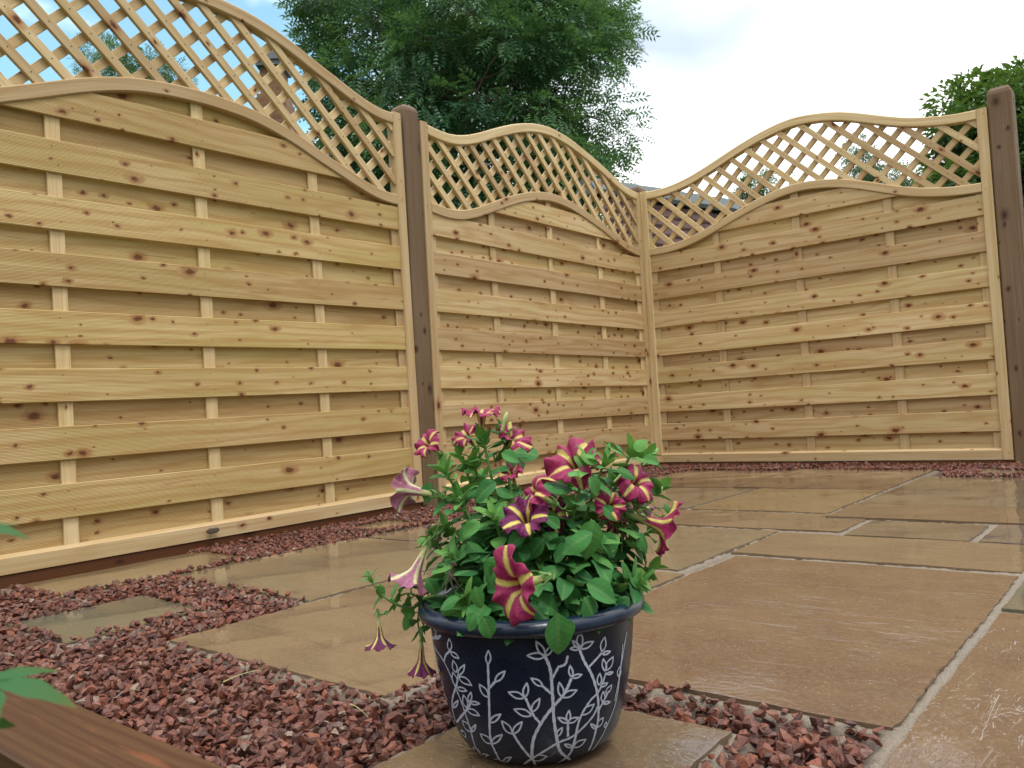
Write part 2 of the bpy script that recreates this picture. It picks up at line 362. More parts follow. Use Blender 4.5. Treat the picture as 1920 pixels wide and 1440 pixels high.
# ------------------------------------------------------------------ paving slabs
T1 = (.130, .078, .050); T2 = (.165, .118, .073); T3 = (.155, .128, .085); T4 = (.095, .100, .074); T5 = (.19, .135, .067); T6 = (.13, .088, .054); T7 = (.12, .095, .066); T8 = (.10, .085, .078)
SL = [ # x0,x1,y0,y1,tint,label
 (-3.285, -2.42, -2.150, -1.578, T1, 'large reddish brown wet slab to the right of the flower pot'),
 (-3.50, -2.645, -1.560, -0.987, T2, 'large tan slab just behind and left of the flower pot'),
 (-3.18, -2.545, -0.968, -0.372, T3, 'square buff slab with dark veins between the fence gravel and the large tan slab'),
 (-3.44, -2.878, -0.352, -0.055, T5, 'long yellowish slab lying against the left fence panel'),
 (-3.605, -3.325, -0.815, -0.528, T4, 'small grey green slab surrounded by red gravel'),
 (-2.455, -2.19, -0.365, -0.115, T5, 'small yellowish slab set in the gravel strip near the brown fence post'),
 (-3.668, -3.385, -2.005, -1.722, T6, 'small square slab under the flower pot'),
 (-2.615, -2.045, -1.530, -0.960, T3, 'smooth pale grey buff slab behind the petunias beside the wide mortar joint'),
 (-2.39, -2.085, -2.150, -1.552, T2, 'oblong slab along the far edge of the large reddish brown slab'),
 (-2.065, -1.815, -2.000, -1.712, T7, 'small square slab with a dark chipped near edge'),
 (-2.020, -1.715, -1.685, -0.830, T2, 'long narrow slab lying across behind the pale grey buff slab'),
 (-1.780, -1.490, -2.420, -1.572, T6, 'narrow slab lying beyond the small dark edged slab'),
 (-1.475, -0.610, -2.150, -1.572, T7, 'large grey brown slab reflecting the dark post'),
 (-1.070, -0.315, -1.545, -0.962, T1, 'brown slab before the middle of the far fence panel'),
 (-1.690, -1.090, -1.545, -1.085, T5, 'golden tan slab with rippled surface in front of the brown far slab'),
 (-1.690, -1.090, -1.065, -0.500, T3, 'greyish slab between the petunias and the far brown slabs'),
 (-1.070, -0.300, -0.942, -0.370, T1, 'brown slab nearest the fence corner'),
 (-0.560, -0.270, -1.950, -1.690, T7, 'small slab half buried in gravel by the right hand post'),
 (-2.525, -1.945, -0.942, -0.385, T3, 'tan slab beyond the square buff slab, mostly behind petunia leaves'),
 (-1.925, -1.715, -0.810, -0.385, T5, 'thin slab hidden mostly behind the petunias'),
 (-2.065, -1.800, -2.620, -2.020, T8, 'purplish grey slab at the right edge beyond the small chipped slab'),
 (-2.700, -2.090, -2.800, -2.166, T4, 'greenish slab at the right edge of the patio'),
 (-3.640, -2.716, -2.800, -2.166, T1, 'wet slab with bright puddle ripples at the lower right corner'),
 (-1.780, -0.610, -3.10, -2.440, T6, 'slab outside the right edge'),
]
SL = SL[:-1]
def slab(x0, x1, y0, y1, tint, label, i):
    rs = np.random.default_rng(100 + i); st = .012
    nx = max(4, int((x1 - x0) / st)); ny = max(4, int((y1 - y0) / st))
    ee = np.array([.0015, .0035, .007]); xs = np.sort(np.concatenate([np.linspace(x0, x1, nx), x0 + ee, x1 - ee])); ys = np.sort(np.concatenate([np.linspace(y0, y1, ny), y0 + ee, y1 - ee])); nx += 6; ny += 6; X, Y = np.meshgrid(xs, ys, indexing='ij')
    def wob(tt, s): return sum(.0009 / (k ** .35) * np.sin(tt * (11 * k ** 1.45) + s * 7.1 * k) for k in range(1, 9))
    fx0 = np.clip(1 - (X - x0) / .03, 0, 1); fx1 = np.clip(1 - (x1 - X) / .03, 0, 1); fy0 = np.clip(1 - (Y - y0) / .03, 0, 1); fy1 = np.clip(1 - (y1 - Y) / .03, 0, 1)
    sd_ = rs.uniform(0, 20, 4)
    Xw = X + fx0 * wob(Y, sd_[0]) + fx1 * wob(Y, sd_[1]); Yw = Y + fy0 * wob(X, sd_[2]) + fy1 * wob(X, sd_[3])
    d = np.minimum(np.minimum(X - x0, x1 - X), np.minimum(Y - y0, y1 - Y))
    tilt = rs.normal(0, .0006, 2)
    Z = gz(Xw) - .0001 * np.exp(-d / .0012) + .0007 * np.sin(X * 21 + sd_[0]) * np.sin(Y * 17 + sd_[1]) + tilt[0] * (X - x0) / .3 + tilt[1] * (Y - y0) / .3
    V = np.stack([Xw, Yw, Z], -1).reshape(-1, 3); I = np.arange(nx * ny).reshape(nx, ny)
    F = [np.stack([I[:-1, :-1], I[1:, :-1], I[1:, 1:], I[:-1, 1:]], -1).reshape(-1, 4)]
    ring = np.concatenate([I[:-1, 0], I[-1, :-1], I[:0:-1, -1], I[0, :0:-1]]); b = len(V)
    lo = V[ring] - [0, 0, .028]; k = len(ring); V = np.concatenate([V, V[ring], lo]); r1 = np.arange(b, b + k); r2 = r1 + k
    F.append(np.stack([r1, r2, np.roll(r2, -1), np.roll(r1, -1)], -1))
    off = rs.uniform(0, 50, 3); wc = V + off
    if (x1 - x0) < (y1 - y0) or rs.random() < .3: wc = wc[:, [1, 0, 2]]
    tt = np.tile(np.array(list(tint) + [1.0]), (len(V), 1)); rip = {0: .75, 7: .3, 12: .4, 6: 1.0, 22: 1.0, 14: .35, 13: .35, 8: .3, 11: .3}.get(i, .12)
    o = np_obj('paving_slab', V, F, M_stone, attrs={'wc': wc, 'tint': tt, 'ripple': np.full(len(V), rip)}, smooth=True)
    tag(o, label, 'paving slab', 'wet sandstone paving slabs', 'thing')
for i, s_ in enumerate(SL): slab(*s_, i)
def slab_dist(X, Y):
    D = np.full(X.shape, 9.0)
    for s_ in SL:
        dx = np.maximum(np.maximum(s_[0] - X, X - s_[1]), 0); dy = np.maximum(np.maximum(s_[2] - Y, Y - s_[3]), 0)
        ins = np.minimum(np.minimum(X - s_[0], s_[1] - X), np.minimum(Y - s_[2], s_[3] - Y))
        D = np.minimum(D, np.where(ins > 0, -ins, np.hypot(dx, dy)))
    return D
xs = np.arange(-3.80, .02, .0125); ys = np.arange(-2.80, .02, .0125); X, Y = np.meshgrid(xs, ys, indexing='ij')
X = X + RNG.normal(0, .0018, X.shape); Y = Y + RNG.normal(0, .0018, X.shape)
D = slab_dist(X, Y)
Z = gz(X) - .0040 + RNG.normal(0, .0009, X.shape) - np.clip((D - .014) / .035, 0, 1) * .026
Z = np.where(D < -.006, gz(X) - .02, Z)
I = np.arange(X.size).reshape(X.shape); F = np.stack([I[:-1, :-1], I[1:, :-1], I[1:, 1:], I[:-1, 1:]], -1).reshape(-1, 4)
tag(np_obj('mortar_bed', np.stack([X, Y, Z], -1).reshape(-1, 3), F, M_mortar, attrs={'dirt': np.clip((D - .014) / .016, 0, 1).ravel()}, smooth=True), kind='structure')

# ------------------------------------------------------------------ gravel
def hull_stone(k):
    rs = np.random.default_rng(500 + k); p = rs.normal(0, 1, (11, 3)); p /= np.linalg.norm(p, axis=1)[:, None]; p *= rs.uniform(.6, 1.15, (11, 1)); p = np.sign(p) * np.abs(p) ** .8
    p *= np.array([1.0, rs.uniform(.6, .95), rs.uniform(.45, .75)])
    bm = bmesh.new(); [bm.verts.new(q) for q in p]; bmesh.ops.convex_hull(bm, input=bm.verts)
    for v_ in [v_ for v_ in bm.verts if not v_.link_faces]: bm.verts.remove(v_)
    bmesh.ops.triangulate(bm, faces=bm.faces); bm.verts.index_update()
    V = np.array([v_.co[:] for v_ in bm.verts]); F = np.array([[v_.index for v_ in f.verts] for f in bm.faces]); bm.free(); return V, F
stones = [hull_stone(k) for k in range(20)]
def euler_mats(n, tilt):
    a = RNG.uniform(0, 2 * np.pi, n); ax = RNG.normal(0, tilt, n); ay = RNG.normal(0, tilt, n)
    ca, sa, cx, sx_, cy, sy = np.cos(a), np.sin(a), np.cos(ax), np.sin(ax), np.cos(ay), np.sin(ay); o, z = np.ones(n), np.zeros(n)
    Rz = np.stack([ca, -sa, z, sa, ca, z, z, z, o], -1).reshape(n, 3, 3); Rx = np.stack([o, z, z, z, cx, -sx_, z, sx_, cx], -1).reshape(n, 3, 3)
    Ry = np.stack([cy, z, sy, z, o, z, -sy, z, cy], -1).reshape(n, 3, 3); return Rz @ Rx @ Ry
def patchy(X, Y): return np.sin(X * 11 + 1.3) * np.sin(Y * 9 + .4) + .6 * np.sin(X * 23 + Y * 17)
def gravel_points(step, x0, x1, y0, y1):
    xs = np.arange(x0, x1, step); ys = np.arange(y0, y1, step); X, Y = np.meshgrid(xs, ys)
    X = (X + RNG.uniform(-.5, .5, X.shape) * step).ravel(); Y = (Y + RNG.uniform(-.5, .5, Y.shape) * step).ravel(); return X, Y
allV = []; allF = []; allR = []; nb_ = 0
def add_stones(X, Y, Zs, size, tilt=.5):
    global nb_
    n = len(X); R_ = euler_mats(n, tilt); which = RNG.integers(0, 20, n); rr = RNG.random(n)
    for k in range(20):
        ix = np.where(which == k)[0]
        if not len(ix): continue
        V, F = stones[k]; v = np.einsum('nij,mj->nmi', R_[ix], V) * size[ix, None, None] + np.stack([X, Y, Zs], -1)[ix, None]
        allV.append(v.reshape(-1, 3)); allF.append((F[None] + (np.arange(len(ix)) * len(V))[:, None, None] + nb_).reshape(-1, 3))
        allR.append(np.repeat(rr[ix], len(V))); nb_ += len(ix) * len(V)
def region_ok(X, Y, D, spill):
    lim = np.where((X > -3.0) & (Y > -.42), -.030, -.006) + .006 * patchy(X, Y)
    lim = np.where((X > -.62), -.035 + .03 * patchy(X, Y), lim)
    lim = np.where((X < -3.2) & (Y < -.85), .003 + .002 * patchy(X, Y), lim)
    # keep clear of plain mortar joints between bonded slabs
    joint = ((X > np.where(Y > -.97, -3.178, -3.24)) & (X < -.62) & (Y < -.375)) | ((X > -3.45) & (Y < -2.145)) | ((X > -1.1) & (X < -.33) & (Y > -1.63) & (Y < -.37)) | ((Y < -.955) & (Y > -1.01) & (X > -3.215))
    joint |= (X < -2.93) & (X > -3.6) & (Y > -.10)
    ok = (D > (lim if spill else .004)) & ~joint & (X > -3.795) & (Y < -.012) & (X < -.015)
    return ok & ~((X > -.62) & (Y < -2.02))
for lay, (step, s0, s1, dz) in enumerate([(.0150, .0080, .0120, -.021), (.0145, .0072, .0125, -.010), (.0185, .0060, .0110, .0005)]):
    X, Y = gravel_points(step, -3.80, 0, -2.2, 0)
    D = slab_dist(X, Y); ok = region_ok(X, Y, D, lay == 2 or lay == 1)
    X, Y, D = X[ok], Y[ok], D[ok]; sz = RNG.uniform(s0, s1, len(X))
    slope = np.clip((.03 - D) / .03, 0, 1)
    Zs = gz(X) + dz + RNG.normal(0, .002, len(X)) + .003 * patchy(X * .6, Y * .6)
    Zs = np.where(D < 0.004, gz(X) + sz * .42 + RNG.uniform(0, .003, len(X)), Zs)
    add_stones(X, Y, Zs, sz, .55 if lay else .4)
tag(np_obj('red_gravel', np.concatenate(allV), np.concatenate(allF), M_gravel, attrs={'rnd': np.concatenate(allR)}),
    'wet crushed red stone gravel filling the gaps round the slabs and along the fence', 'gravel', kind='stuff')
print('gravel tris', sum(len(f) for f in allF))

# ------------------------------------------------------------------ fence panels
PW, SW = 1.8, .0435
CURVES = {  # height of the top rail along each panel
 11: ([0, .03, .06, .12, .166, .22, .30, .374, .44, .5], [1.588, 1.582, 1.584, 1.614, 1.648, 1.684, 1.744, 1.783, 1.797, 1.802]),
 31: ([0, .03, .08, .131, .20, .277, .36, .44, .52, .60, .645, .72, .78, .842, .90, .96, 1], [1.586, 1.577, 1.567, 1.573, 1.612, 1.672, 1.728, 1.766, 1.780, 1.766, 1.748, 1.712, 1.680, 1.640, 1.606, 1.588, 1.588]),
 52: ([0, .03, .10, .17, .25, .322, .40, .463, .52, .593, .64, .687, .75, .82, .899, .95, 1], [1.588, 1.578, 1.580, 1.602, 1.650, 1.699, 1.744, 1.771, 1.782, 1.768, 1.750, 1.722, 1.675, 1.628, 1.597, 1.588, 1.588])}
CUR = [11]
def topz(u):
    us, zs = CURVES[CUR[0]]; u = np.asarray(u, float)
    if us[-1] < .6: us = list(us) + [1 - q for q in us[-2::-1]]; zs = list(zs) + list(zs[-2::-1])
    r = 0
    for o_, wgt in ((-.035, .12), (-.02, .2), (0, .36), (.02, .2), (.035, .12)): r = r + wgt * np.interp(u + o_, us, zs)
    return r
def archz(u): return topz(u) - .338 + .004 * np.cos(np.asarray(u) * 2 * np.pi)
RT = .044                                                       # rail thickness measured square to its curve
def curve_rail(mb, zf, off=0.0, y0=0.0, y1=.038, drop=0.0):
    u = np.linspace(SW / PW, 1 - SW / PW, 64); z = zf(u); x = u * PW
    dx = np.gradient(x); dz = np.gradient(z); L = np.hypot(dx, dz); nx_, nz_ = -dz / L, dx / L
    nx_[0] = nx_[-1] = 0; nz_[0] = nz_[-1] = 1
    C = np.stack([x - nx_ * RT / 2, np.full_like(x, (y0 + y1) / 2), z - nz_ * RT / 2], -1)
    A_ = np.stack([nx_, np.zeros_like(x), nz_], -1)
    mb.sweep(C, A_, np.array([0, 1, 0]), oct_prof(RT, y1 - y0, .004))
def slat_rows(mb, rows, yf, thick, clipz, seed):
    rs = np.random.default_rng(seed)
    u = np.linspace(SW / PW - .002, 1 - SW / PW + .002, 46)
    for (z0, z1) in rows:
        a, b, p = rs.uniform(-.0012, .0012), rs.uniform(-.0009, .0009), rs.uniform(0, 6)
        lo = z0 + a * np.sin(u * 5 + p); hi = np.minimum(z1 + a * np.sin(u * 5 + p) + b * np.sin(u * 9 + p), clipz(u))
        ok = hi > lo + .004
        if not ok.any(): continue
        ids = np.where(ok)[0]; splits = np.split(ids, np.where(np.diff(ids) > 1)[0] + 1)
        for ids in splits:
            if len(ids) < 3: continue
            uu = u[ids]; l, h_ = lo[ids], hi[ids]; mid = (z0 + z1) / 2
            yb = yf + b * 1.5 * np.sin(uu * 7 + p)
            pr = np.zeros((len(uu), 6, 2)); c = .0015
            pr[:, 0] = np.stack([l - mid + c, np.zeros_like(l)], -1); pr[:, 1] = np.stack([h_ - mid - c, np.zeros_like(l)], -1)
            pr[:, 2] = np.stack([h_ - mid, np.full_like(l, c)], -1); pr[:, 3] = np.stack([h_ - mid, np.full_like(l, thick)], -1)
            pr[:, 4] = np.stack([l - mid, np.full_like(l, thick)], -1); pr[:, 5] = np.stack([l - mid, np.full_like(l, c)], -1)
            C = np.stack([uu * PW, yb, np.full_like(uu, mid)], -1)
            mb.sweep(C, np.array([0, 0, 1]), np.array([0, 1, 0]), pr, L=uu * PW)
def nails(mb, pts, r=.0022):
    for (x, y, z) in pts:
        a = np.linspace(0, 2 * np.pi, 7)[:-1]
        mb.sweep([(x, y, z), (x, y - .0009, z)], np.array([1, 0, 0]), np.array([0, 0, 1]), np.stack([np.cos(a) * r, np.sin(a) * r], -1), mi=1)
def fence_panel(label, loc, rot, Ms, seed):
    random.seed(seed); CUR[0] = seed; root = empty('trellis_fence', loc, rot); tag(root, label, 'fence panel', 'wavy topped pine fence panels')
    root.rotation_mode = 'XYZ'
    mb = MB(); slat_rows(mb, [(.127 + .163 * k, .222 + .163 * k) for k in range(8)], .0065, .0085, lambda u: archz(u) - RT + .012, seed)
    pts = [(PW * f + dx_, .0063, .222 + .163 * k - .02 - dz_) for k in range(8) for f in (.25, .5, .75) for dx_, dz_ in ((-.008, 0), (.007, .052)) if .222 + .163 * k < archz(f) - RT]
    nails(mb, pts, .0016)
    mb.build('slat_panel', [Ms, M_nail], root)
    mb = MB(); slat_rows(mb, [(.037 + .163 * k, .135 + .163 * k) for k in range(9)], .0268, .0085, lambda u: archz(u) - RT + .012, seed + 1)
    mb.build('slat_panel', Ms, root)
    for f in (SW / PW + .011 - .005, .25, .5, .75, 1 - SW / PW - .011 + .005):
        mb = MB(); mb.box((PW * f, .0207, .03), (PW * f, .0207, float(archz(f)) - RT + .004), (1, 0, 0), (0, 1, 0), .041, .0103, .002)
        mb.build('batten', M_frame, root)
    for x_ in (SW / 2, PW - SW / 2):
        mb = MB(); mb.box((x_, .0215, 0), (x_, .0215, float(topz(0)) + (.002 if x_ < 1 else .004)), (1, 0, 0), (0, 1, 0), SW - .0006, .045, .003)
        nails(mb, [(x_ + .008, -.001, 1.562), (x_ - .006, -.001, 1.222), (x_ + .006, -.001, .03)], .002)
        mb.build('stile', [M_frame, M_nail], root)
    mb = MB(); x0, x1 = SW, PW - SW                              # bottom rail with a bevelled top edge
    mb.sweep([(x0, 0, 0), (x1, 0, 0)], np.array([0, 1, 0]), np.array([0, 0, 1]), [(.001, .001), (.04, .001), (.04, .052), (.016, .052), (.001, .043)])
    mb.build('bottom_rail', M_frame, root)
    mb = MB(); curve_rail(mb, archz); mb.build('arch_rail', M_frame, root)
    mb = MB(); curve_rail(mb, topz, y1=.042); mb.build('top_rail', M_frame, root)
    # trellis: two layers of crossed strips
    mb = MB(); pts = []; rs = np.random.default_rng(seed + 5); lines = {}
    for fam, (sgn, yc) in enumerate(((-1, .0145), (1, .0285))):
        slope = math.tan(rad(43.5)) * sgn; pitch = .1165; ph = .035 if fam == 0 else .055
        for k in range(-8, 26):
            xr = ph + pitch * k + rs.normal(0, .0035)            # where the strip crosses z = 1.5
            tt = np.linspace(-.5, .5, 800); x = xr + tt; z = 1.5 + slope * tt
            ins = (x > SW - .006) & (x < PW - SW + .006); uu = np.clip(x / PW, 0, 1)
            ins &= (z > archz(uu) - .016) & (z < topz(uu) - RT + .016)
            ids = np.where(ins)[0]
            if len(ids) < 8: continue
            for seg in np.split(ids, np.where(np.diff(ids) > 1)[0] + 1):
                if len(seg) < 24: continue
                p0 = (x[seg[0]], yc, z[seg[0]]); p1 = (x[seg[-1]], yc, z[seg[-1]])
                d = np.subtract(p1, p0); d /= np.linalg.norm(d); A_ = np.cross(d, (0, 1, 0))
                mb.box(p0, p1, A_, (0, 1, 0), .0282 + rs.normal(0, .0008), .0135, .0012)
                lines.setdefault(fam, []).append((xr, slope))
    for (xa, sa_) in lines[0]:
        for (xb, sb_) in lines[1]:
            x = (sa_ * xa - sb_ * xb) / (sa_ - sb_); z = 1.5 + sa_ * (x - xa); u_ = x / PW
            if SW < x < PW - SW and archz(u_) + .01 < z < topz(u_) - RT - .01: pts.append((x + .002, .0077, z))
    nails(mb, pts, .002)
    mb.build('trellis', [M_frame, M_nail], root)
    return root
qa = -.009288; p_ = .09082
A0 = (-PW - (p_ + PW) * math.cos(qa), -(p_ + PW) * math.sin(qa), -.01628 - .0213)
fence_panel('nearest wavy fence panel with ribbed slats, left of the brown post', A0, (0, -.0213 / 1.8, qa), M_slatA, 11)
fence_panel('middle wavy fence panel between the brown post and the fence corner', (-PW, 0, -.0125), (0, 0, 0), M_slat, 31)
fence_panel('far wavy fence panel right of the fence corner, ending at the thick dark post', (-.0064, 0, -.0074), (0, 0, -math.pi / 2), M_slat, 52)

def post(x0, x1, y0, y1, zt, label, dome):
    mb = MB(); cx, cy, wx, wy = (x0 + x1) / 2, (y0 + y1) / 2, x1 - x0, y1 - y0
    zs = [-.2, zt - dome, zt - dome * .55, zt - dome * .15, zt]; sc_ = [1, 1, .93, .72, .30]
    C = np.array([(cx, cy, z) for z in zs]); pr = np.array([oct_prof(wx * s, wy * s, .006 * s) for s in sc_])
    mb.sweep(C, np.array([1, 0, 0]), np.array([0, 1, 0]), pr, L=np.array(zs))
    o = mb.build('fence_post', M_post); tag(o, label, 'fence post', 'brown timber fence posts')
random.seed(3)
post(-PW - p_ + .002, -PW - .002, .004, .094, 1.632, 'brown timber post between the nearest and the middle fence panels', .03)
post(.004, .094, .004, .094, 1.628, 'brown post behind the fence corner, only its pyramid top showing', .035)
post(-.004, .098, -PW - .100, -PW - .0025, 1.668, 'thick dark post at the right hand end of the far fence panel', .035)

def gboard(p0, p1, label):
    p0 = np.array(p0); p1 = np.array(p1); d = (p1 - p0) / np.linalg.norm(p1 - p0); A_ = np.cross(d, (0, 0, 1))
    mb = MB(); mb.box(p0, p1, (0, 0, 1), A_, .11, .024, .003, seg=6); o = mb.build('gravel_board', M_board); tag(o, label, 'gravel board', 'brown boards under the fence')
random.seed(5)
gboard((-3.9, .036, -.040 - .055), (-1.9, .020, -.018 - .055), 'brown board under the nearest fence panel')
gboard((-1.8, .018, -.0145 - .055), (-.02, .018, -.0145 - .055), 'brown board under the middle fence panel')
gboard((.012, -.02, -.0092 - .055), (.012, -1.8, -.0092 - .055), 'brown board under the far fence panel')

# timber edging at the lower left
random.seed(8)
mb = MB(); h = .050
mb.sweep([(-3.858, -.9, gz(-3.86) - .04 + h / 1), (-3.866, -1.35, gz(-3.86) - .04 + h), (-3.874, -2.2, gz(-3.86) - .04 + h)], np.array([1, 0, 0]), np.array([0, 0, 1]), oct_prof(.112, .08, .004))
tag(mb.build('timber_edging', M_sleeper), 'orange brown timber edging board at the edge of the gravel', 'timber edging')
# little piece of bark lodged on the rail
def on_y(x, y, yy):
    d = CF + (x - 960) / FPX * CR - (y - 720) / FPX * CU; return CAM + d * (yy - CAM[1]) / d[1]
c0 = on_y(388, 997, -.004); c1 = on_y(410, 993, -.004)
random.seed(2); mb = MB(); t_ = np.linspace(0, 1, 6)[:, None]
mb.sweep(c0 + (c1 - c0) * t_, np.array([0, 0, 1]), np.array([0, 1, 0]), np.array([oct_prof(.017 * s_, .012 * s_, .003 * s_) for s_ in (.5, .95, 1.1, .9, 1.0, .6)]))
tag(mb.build('bark_chip', M_bark), 'small brown bark chip stuck on the bottom rail of the nearest fence panel', 'bark chip')

# ------------------------------------------------------------------ buildings beyond the fence
def brick_mat(name, c1, c2, mort, scale, bw=.5, rh=.25):
    m_, t, bs = newmat(name); wc = attr(t, 'wc').outputs['Vector']
    b = N(t, 'ShaderNodeTexBrick'); b.inputs['Color1'].default_value = (*c1, 1); b.inputs['Color2'].default_value = (*c2, 1); b.inputs['Mortar'].default_value = (*mort, 1)
    b.inputs['Scale'].default_value = scale; b.inputs['Mortar Size'].default_value = .018; b.inputs['Brick Width'].default_value = bw; b.inputs['Row Height'].default_value = rh; b.offset_frequency = 2
    dv = N(t, 'ShaderNodeVectorMath', operation='ADD'); t.links.new(wc, dv.inputs[0]); nn = N(t, 'ShaderNodeTexNoise'); nn.inputs['Scale'].default_value = 3; t.links.new(wc, nn.inputs[0])
    ml = N(t, 'ShaderNodeVectorMath', operation='SCALE'); ml.inputs['Scale'].default_value = .03; t.links.new(nn.outputs['Color'], ml.inputs[0]); t.links.new(ml.outputs[0], dv.inputs[1])
    t.links.new(dv.outputs[0], b.inputs['Vector'])
    n1 = noise(t, wc, 2, 5, .6); t.links.new(mixc_(t, rng(t, n1, .35, .7, 0, .6), b.outputs['Color'], tuple(x * .45 for x in c1)), bs.inputs['Base Color'])
    bs.inputs['Roughness'].default_value = .9; t.links.new(bump(t, mth(t, 'SUBTRACT', n1, b.outputs['Fac']), .5, .02), bs.inputs['Normal']); return m_
M_iron = brick_mat('brown ironstone blocks', (.30, .155, .07), (.20, .10, .05), (.26, .19, .13), 1.6, .42, .2)
M_tile = plain('plum brown roof tile', (.075, .036, .032), .85, 3, .6)
M_tilegrey = plain('grey ridge', (.13, .16, .165), .8, 8, .4)
M_slate = plain('blue grey stone trim', (.20, .22, .25), .8, 8)
M_terr = plain('terracotta pot', (.42, .20, .12), .8, 8)
M_pale = plain('pale verge paint', (.6, .6, .58), .6, 8, .2)
M_dark = plain('dark timber cladding', (.05, .045, .04), .85, 6)
def quadstrip(mb, p0, p1, A_, B_, wa, wb, ch=.004, **k): mb.box(p0, p1, A_, B_, wa, wb, ch, **k)
def wbox(mb, lo, hi, ax=(1, 0, 0), o=(0, 0, 0), mi=0):
    """box in a frame turned about z: ax is its x direction, wc = x, z, y"""
    ax = np.array(ax, float); ay = np.array([-ax[1], ax[0], 0]); o = np.array(o, float); n0 = sum(len(v) for v in mb.V)
    V = []; Wc = []
    for z in (lo[2], hi[2]):
        for (a, b) in ((lo[0], lo[1]), (hi[0], lo[1]), (hi[0], hi[1]), (lo[0], hi[1])):
            V.append(o + ax * a + ay * b + np.array([0, 0, z])); Wc.append((a + b, z, 0))
    mb.V.append(np.array(V)); mb.W.append(np.array(Wc)); mb.R.append(np.full(8, random.random()))
    for f in ((0, 3, 2, 1), (4, 5, 6, 7), (0, 1, 5, 4), (1, 2, 6, 5), (2, 3, 7, 6), (3, 0, 4, 7)): mb.F.append(tuple(n0 + i for i in f)); mb.M.append(mi)
# low tiled outbuilding behind the fence corner
R0 = P(1098, 336, 6.0); R1 = P(1392, 374, 7.0)
rd = R1 - R0; rd[2] = 0; Lr = np.linalg.norm(rd); rd /= Lr; dn = np.array([rd[1], -rd[0], 0.])
if dn @ (CAM - R0) < 0: dn = -dn
zr = (R0[2] + R1[2]) / 2; ob = empty('outbuilding', (R0[0], R0[1], -.1)); tag(ob, 'low outbuilding with plum brown tiled roof and grey ridge behind the fence corner', 'outbuilding')
def OB(a, b, z): return R0 + rd * a + dn * b + np.array([0, 0, z - R0[2]])
def world_parent(o, root):
    o.parent = root; o.matrix_parent_inverse = Matrix.Translation(Vector(root.location)).inverted()
pitch = rad(52); mb = MB(); random.seed(4); rows = 16
for r_ in range(rows):
    s0 = r_ * .115; b0 = s0 * math.cos(pitch); z0 = zr - .10 - s0 * math.sin(pitch); nt_ = int(Lr / .17)
    for k in range(nt_ + (r_ % 2)):
        a0 = k * .17 - (r_ % 2) * .085; a1 = min(a0 + .165, Lr); a0 = max(a0, 0)
        if a1 - a0 < .02: continue
        dz = random.uniform(-.004, .004); n0 = sum(len(v) for v in mb.V); th = .014
        q = [OB(a0, b0, z0 + .012), OB(a1, b0, z0 + .012), OB(a1, b0 + .135 * math.cos(pitch) + .012, z0 - .135 * math.sin(pitch) + .03 + dz), OB(a0, b0 + .135 * math.cos(pitch) + .012, z0 - .135 * math.sin(pitch) + .03 + dz)]
        V = q + [v_ - np.array([0, 0, th * 1.6]) for v_ in q]
        mb.V.append(np.array(V)); mb.W.append(np.array(V)); mb.R.append(np.full(8, random.random()))
        for f in ((0, 1, 2, 3), (4, 7, 6, 5), (0, 4, 5, 1), (1, 5, 6, 2), (2, 6, 7, 3), (3, 7, 4, 0)): mb.F.append(tuple(n0 + i for i in f)); mb.M.append(0)
world_parent(mb.build('roof', M_tile), ob)
mb = MB()
for k in range(7):
    a0, a1 = Lr * k / 7 + .004, Lr * (k + 1) / 7 - .004
    mb.sweep([OB(a0 - .02 * (k == 0), 0, zr - .055), OB(a1, 0, zr - .05)], dn, np.array([0, 0, 1.]), [(-.10, -.07), (.11, -.09), (.12, -.06), (.03, .045), (-.03, .045), (-.11, -.05)])
world_parent(mb.build('ridge', M_tilegrey), ob)
mb = MB(); bh = rows * .115
wbox(mb, (0.05, -.1, -.2), (Lr - .05, .9, zr - .1 - bh * math.sin(pitch) + .05), rd, (R0[0], R0[1], 0))
o_ = mb.build('wall', M_dark); 
# make the box stand on the camera side under the eaves
world_parent(o_, ob)

# ironstone house gable with chimney, far behind the near panel
HD = 17.0
def HP(x, y): return P(x, y, HD)
c0 = HP(483, 250); c1 = HP(541, 250); hx = np.array(CR); hx[2] = 0; hx /= np.linalg.norm(hx); hy = np.array([-hx[1], hx[0], 0])
wch = (c1 - c0) @ hx; zt = HP(512, 122)[2]; zs = HP(512, 172)[2]; base = np.array([c0[0], c0[1], 0.])
ho = empty('stone_house', tuple(base)); tag(ho, 'brown ironstone house gable with tall chimney seen through the trellis', 'house')
zg = HP(550, 232)[2]; zb = HP(655, 335)[2]; xg = (HP(550, 232) - c0) @ hx; xb = (HP(655, 335) - c0) @ hx; sl_ = (zg - zb) / (xb - xg)
random.seed(9)
mb = MB(); wbox(mb, (.10, -.02, zs - .1), (wch - .10, .55, zt), hx, base); o_ = mb.build('chimney', M_iron); world_parent(o_, ho)
mb = MB(); wbox(mb, (0, -.08, zg - 1.2), (wch, .62, zs - .12), hx, base); wbox(mb, (.03, -.05, zs - .12), (wch - .03, .6, zs - .03), hx, base, 0); cb = mb.build('chimney_breast', M_iron); world_parent(cb, ho)
mb = MB(); wbox(mb, (.04, -.1, zt), (wch - .04, .63, zt + .10), hx, base); wbox(mb, (.0, -.14, zt + .10), (wch, .67, zt + .22), hx, base); wbox(mb, (.08, -.05, zt + .22), (wch - .08, .58, zt + .30), hx, base)
world_parent(mb.build('chimney_cap', M_slate), ho)
mb = MB(); a = np.linspace(0, 2 * np.pi, 13)[:-1]; cc = base + hx * wch * .55 + hy * .25 + np.array([0, 0, zt + .30])
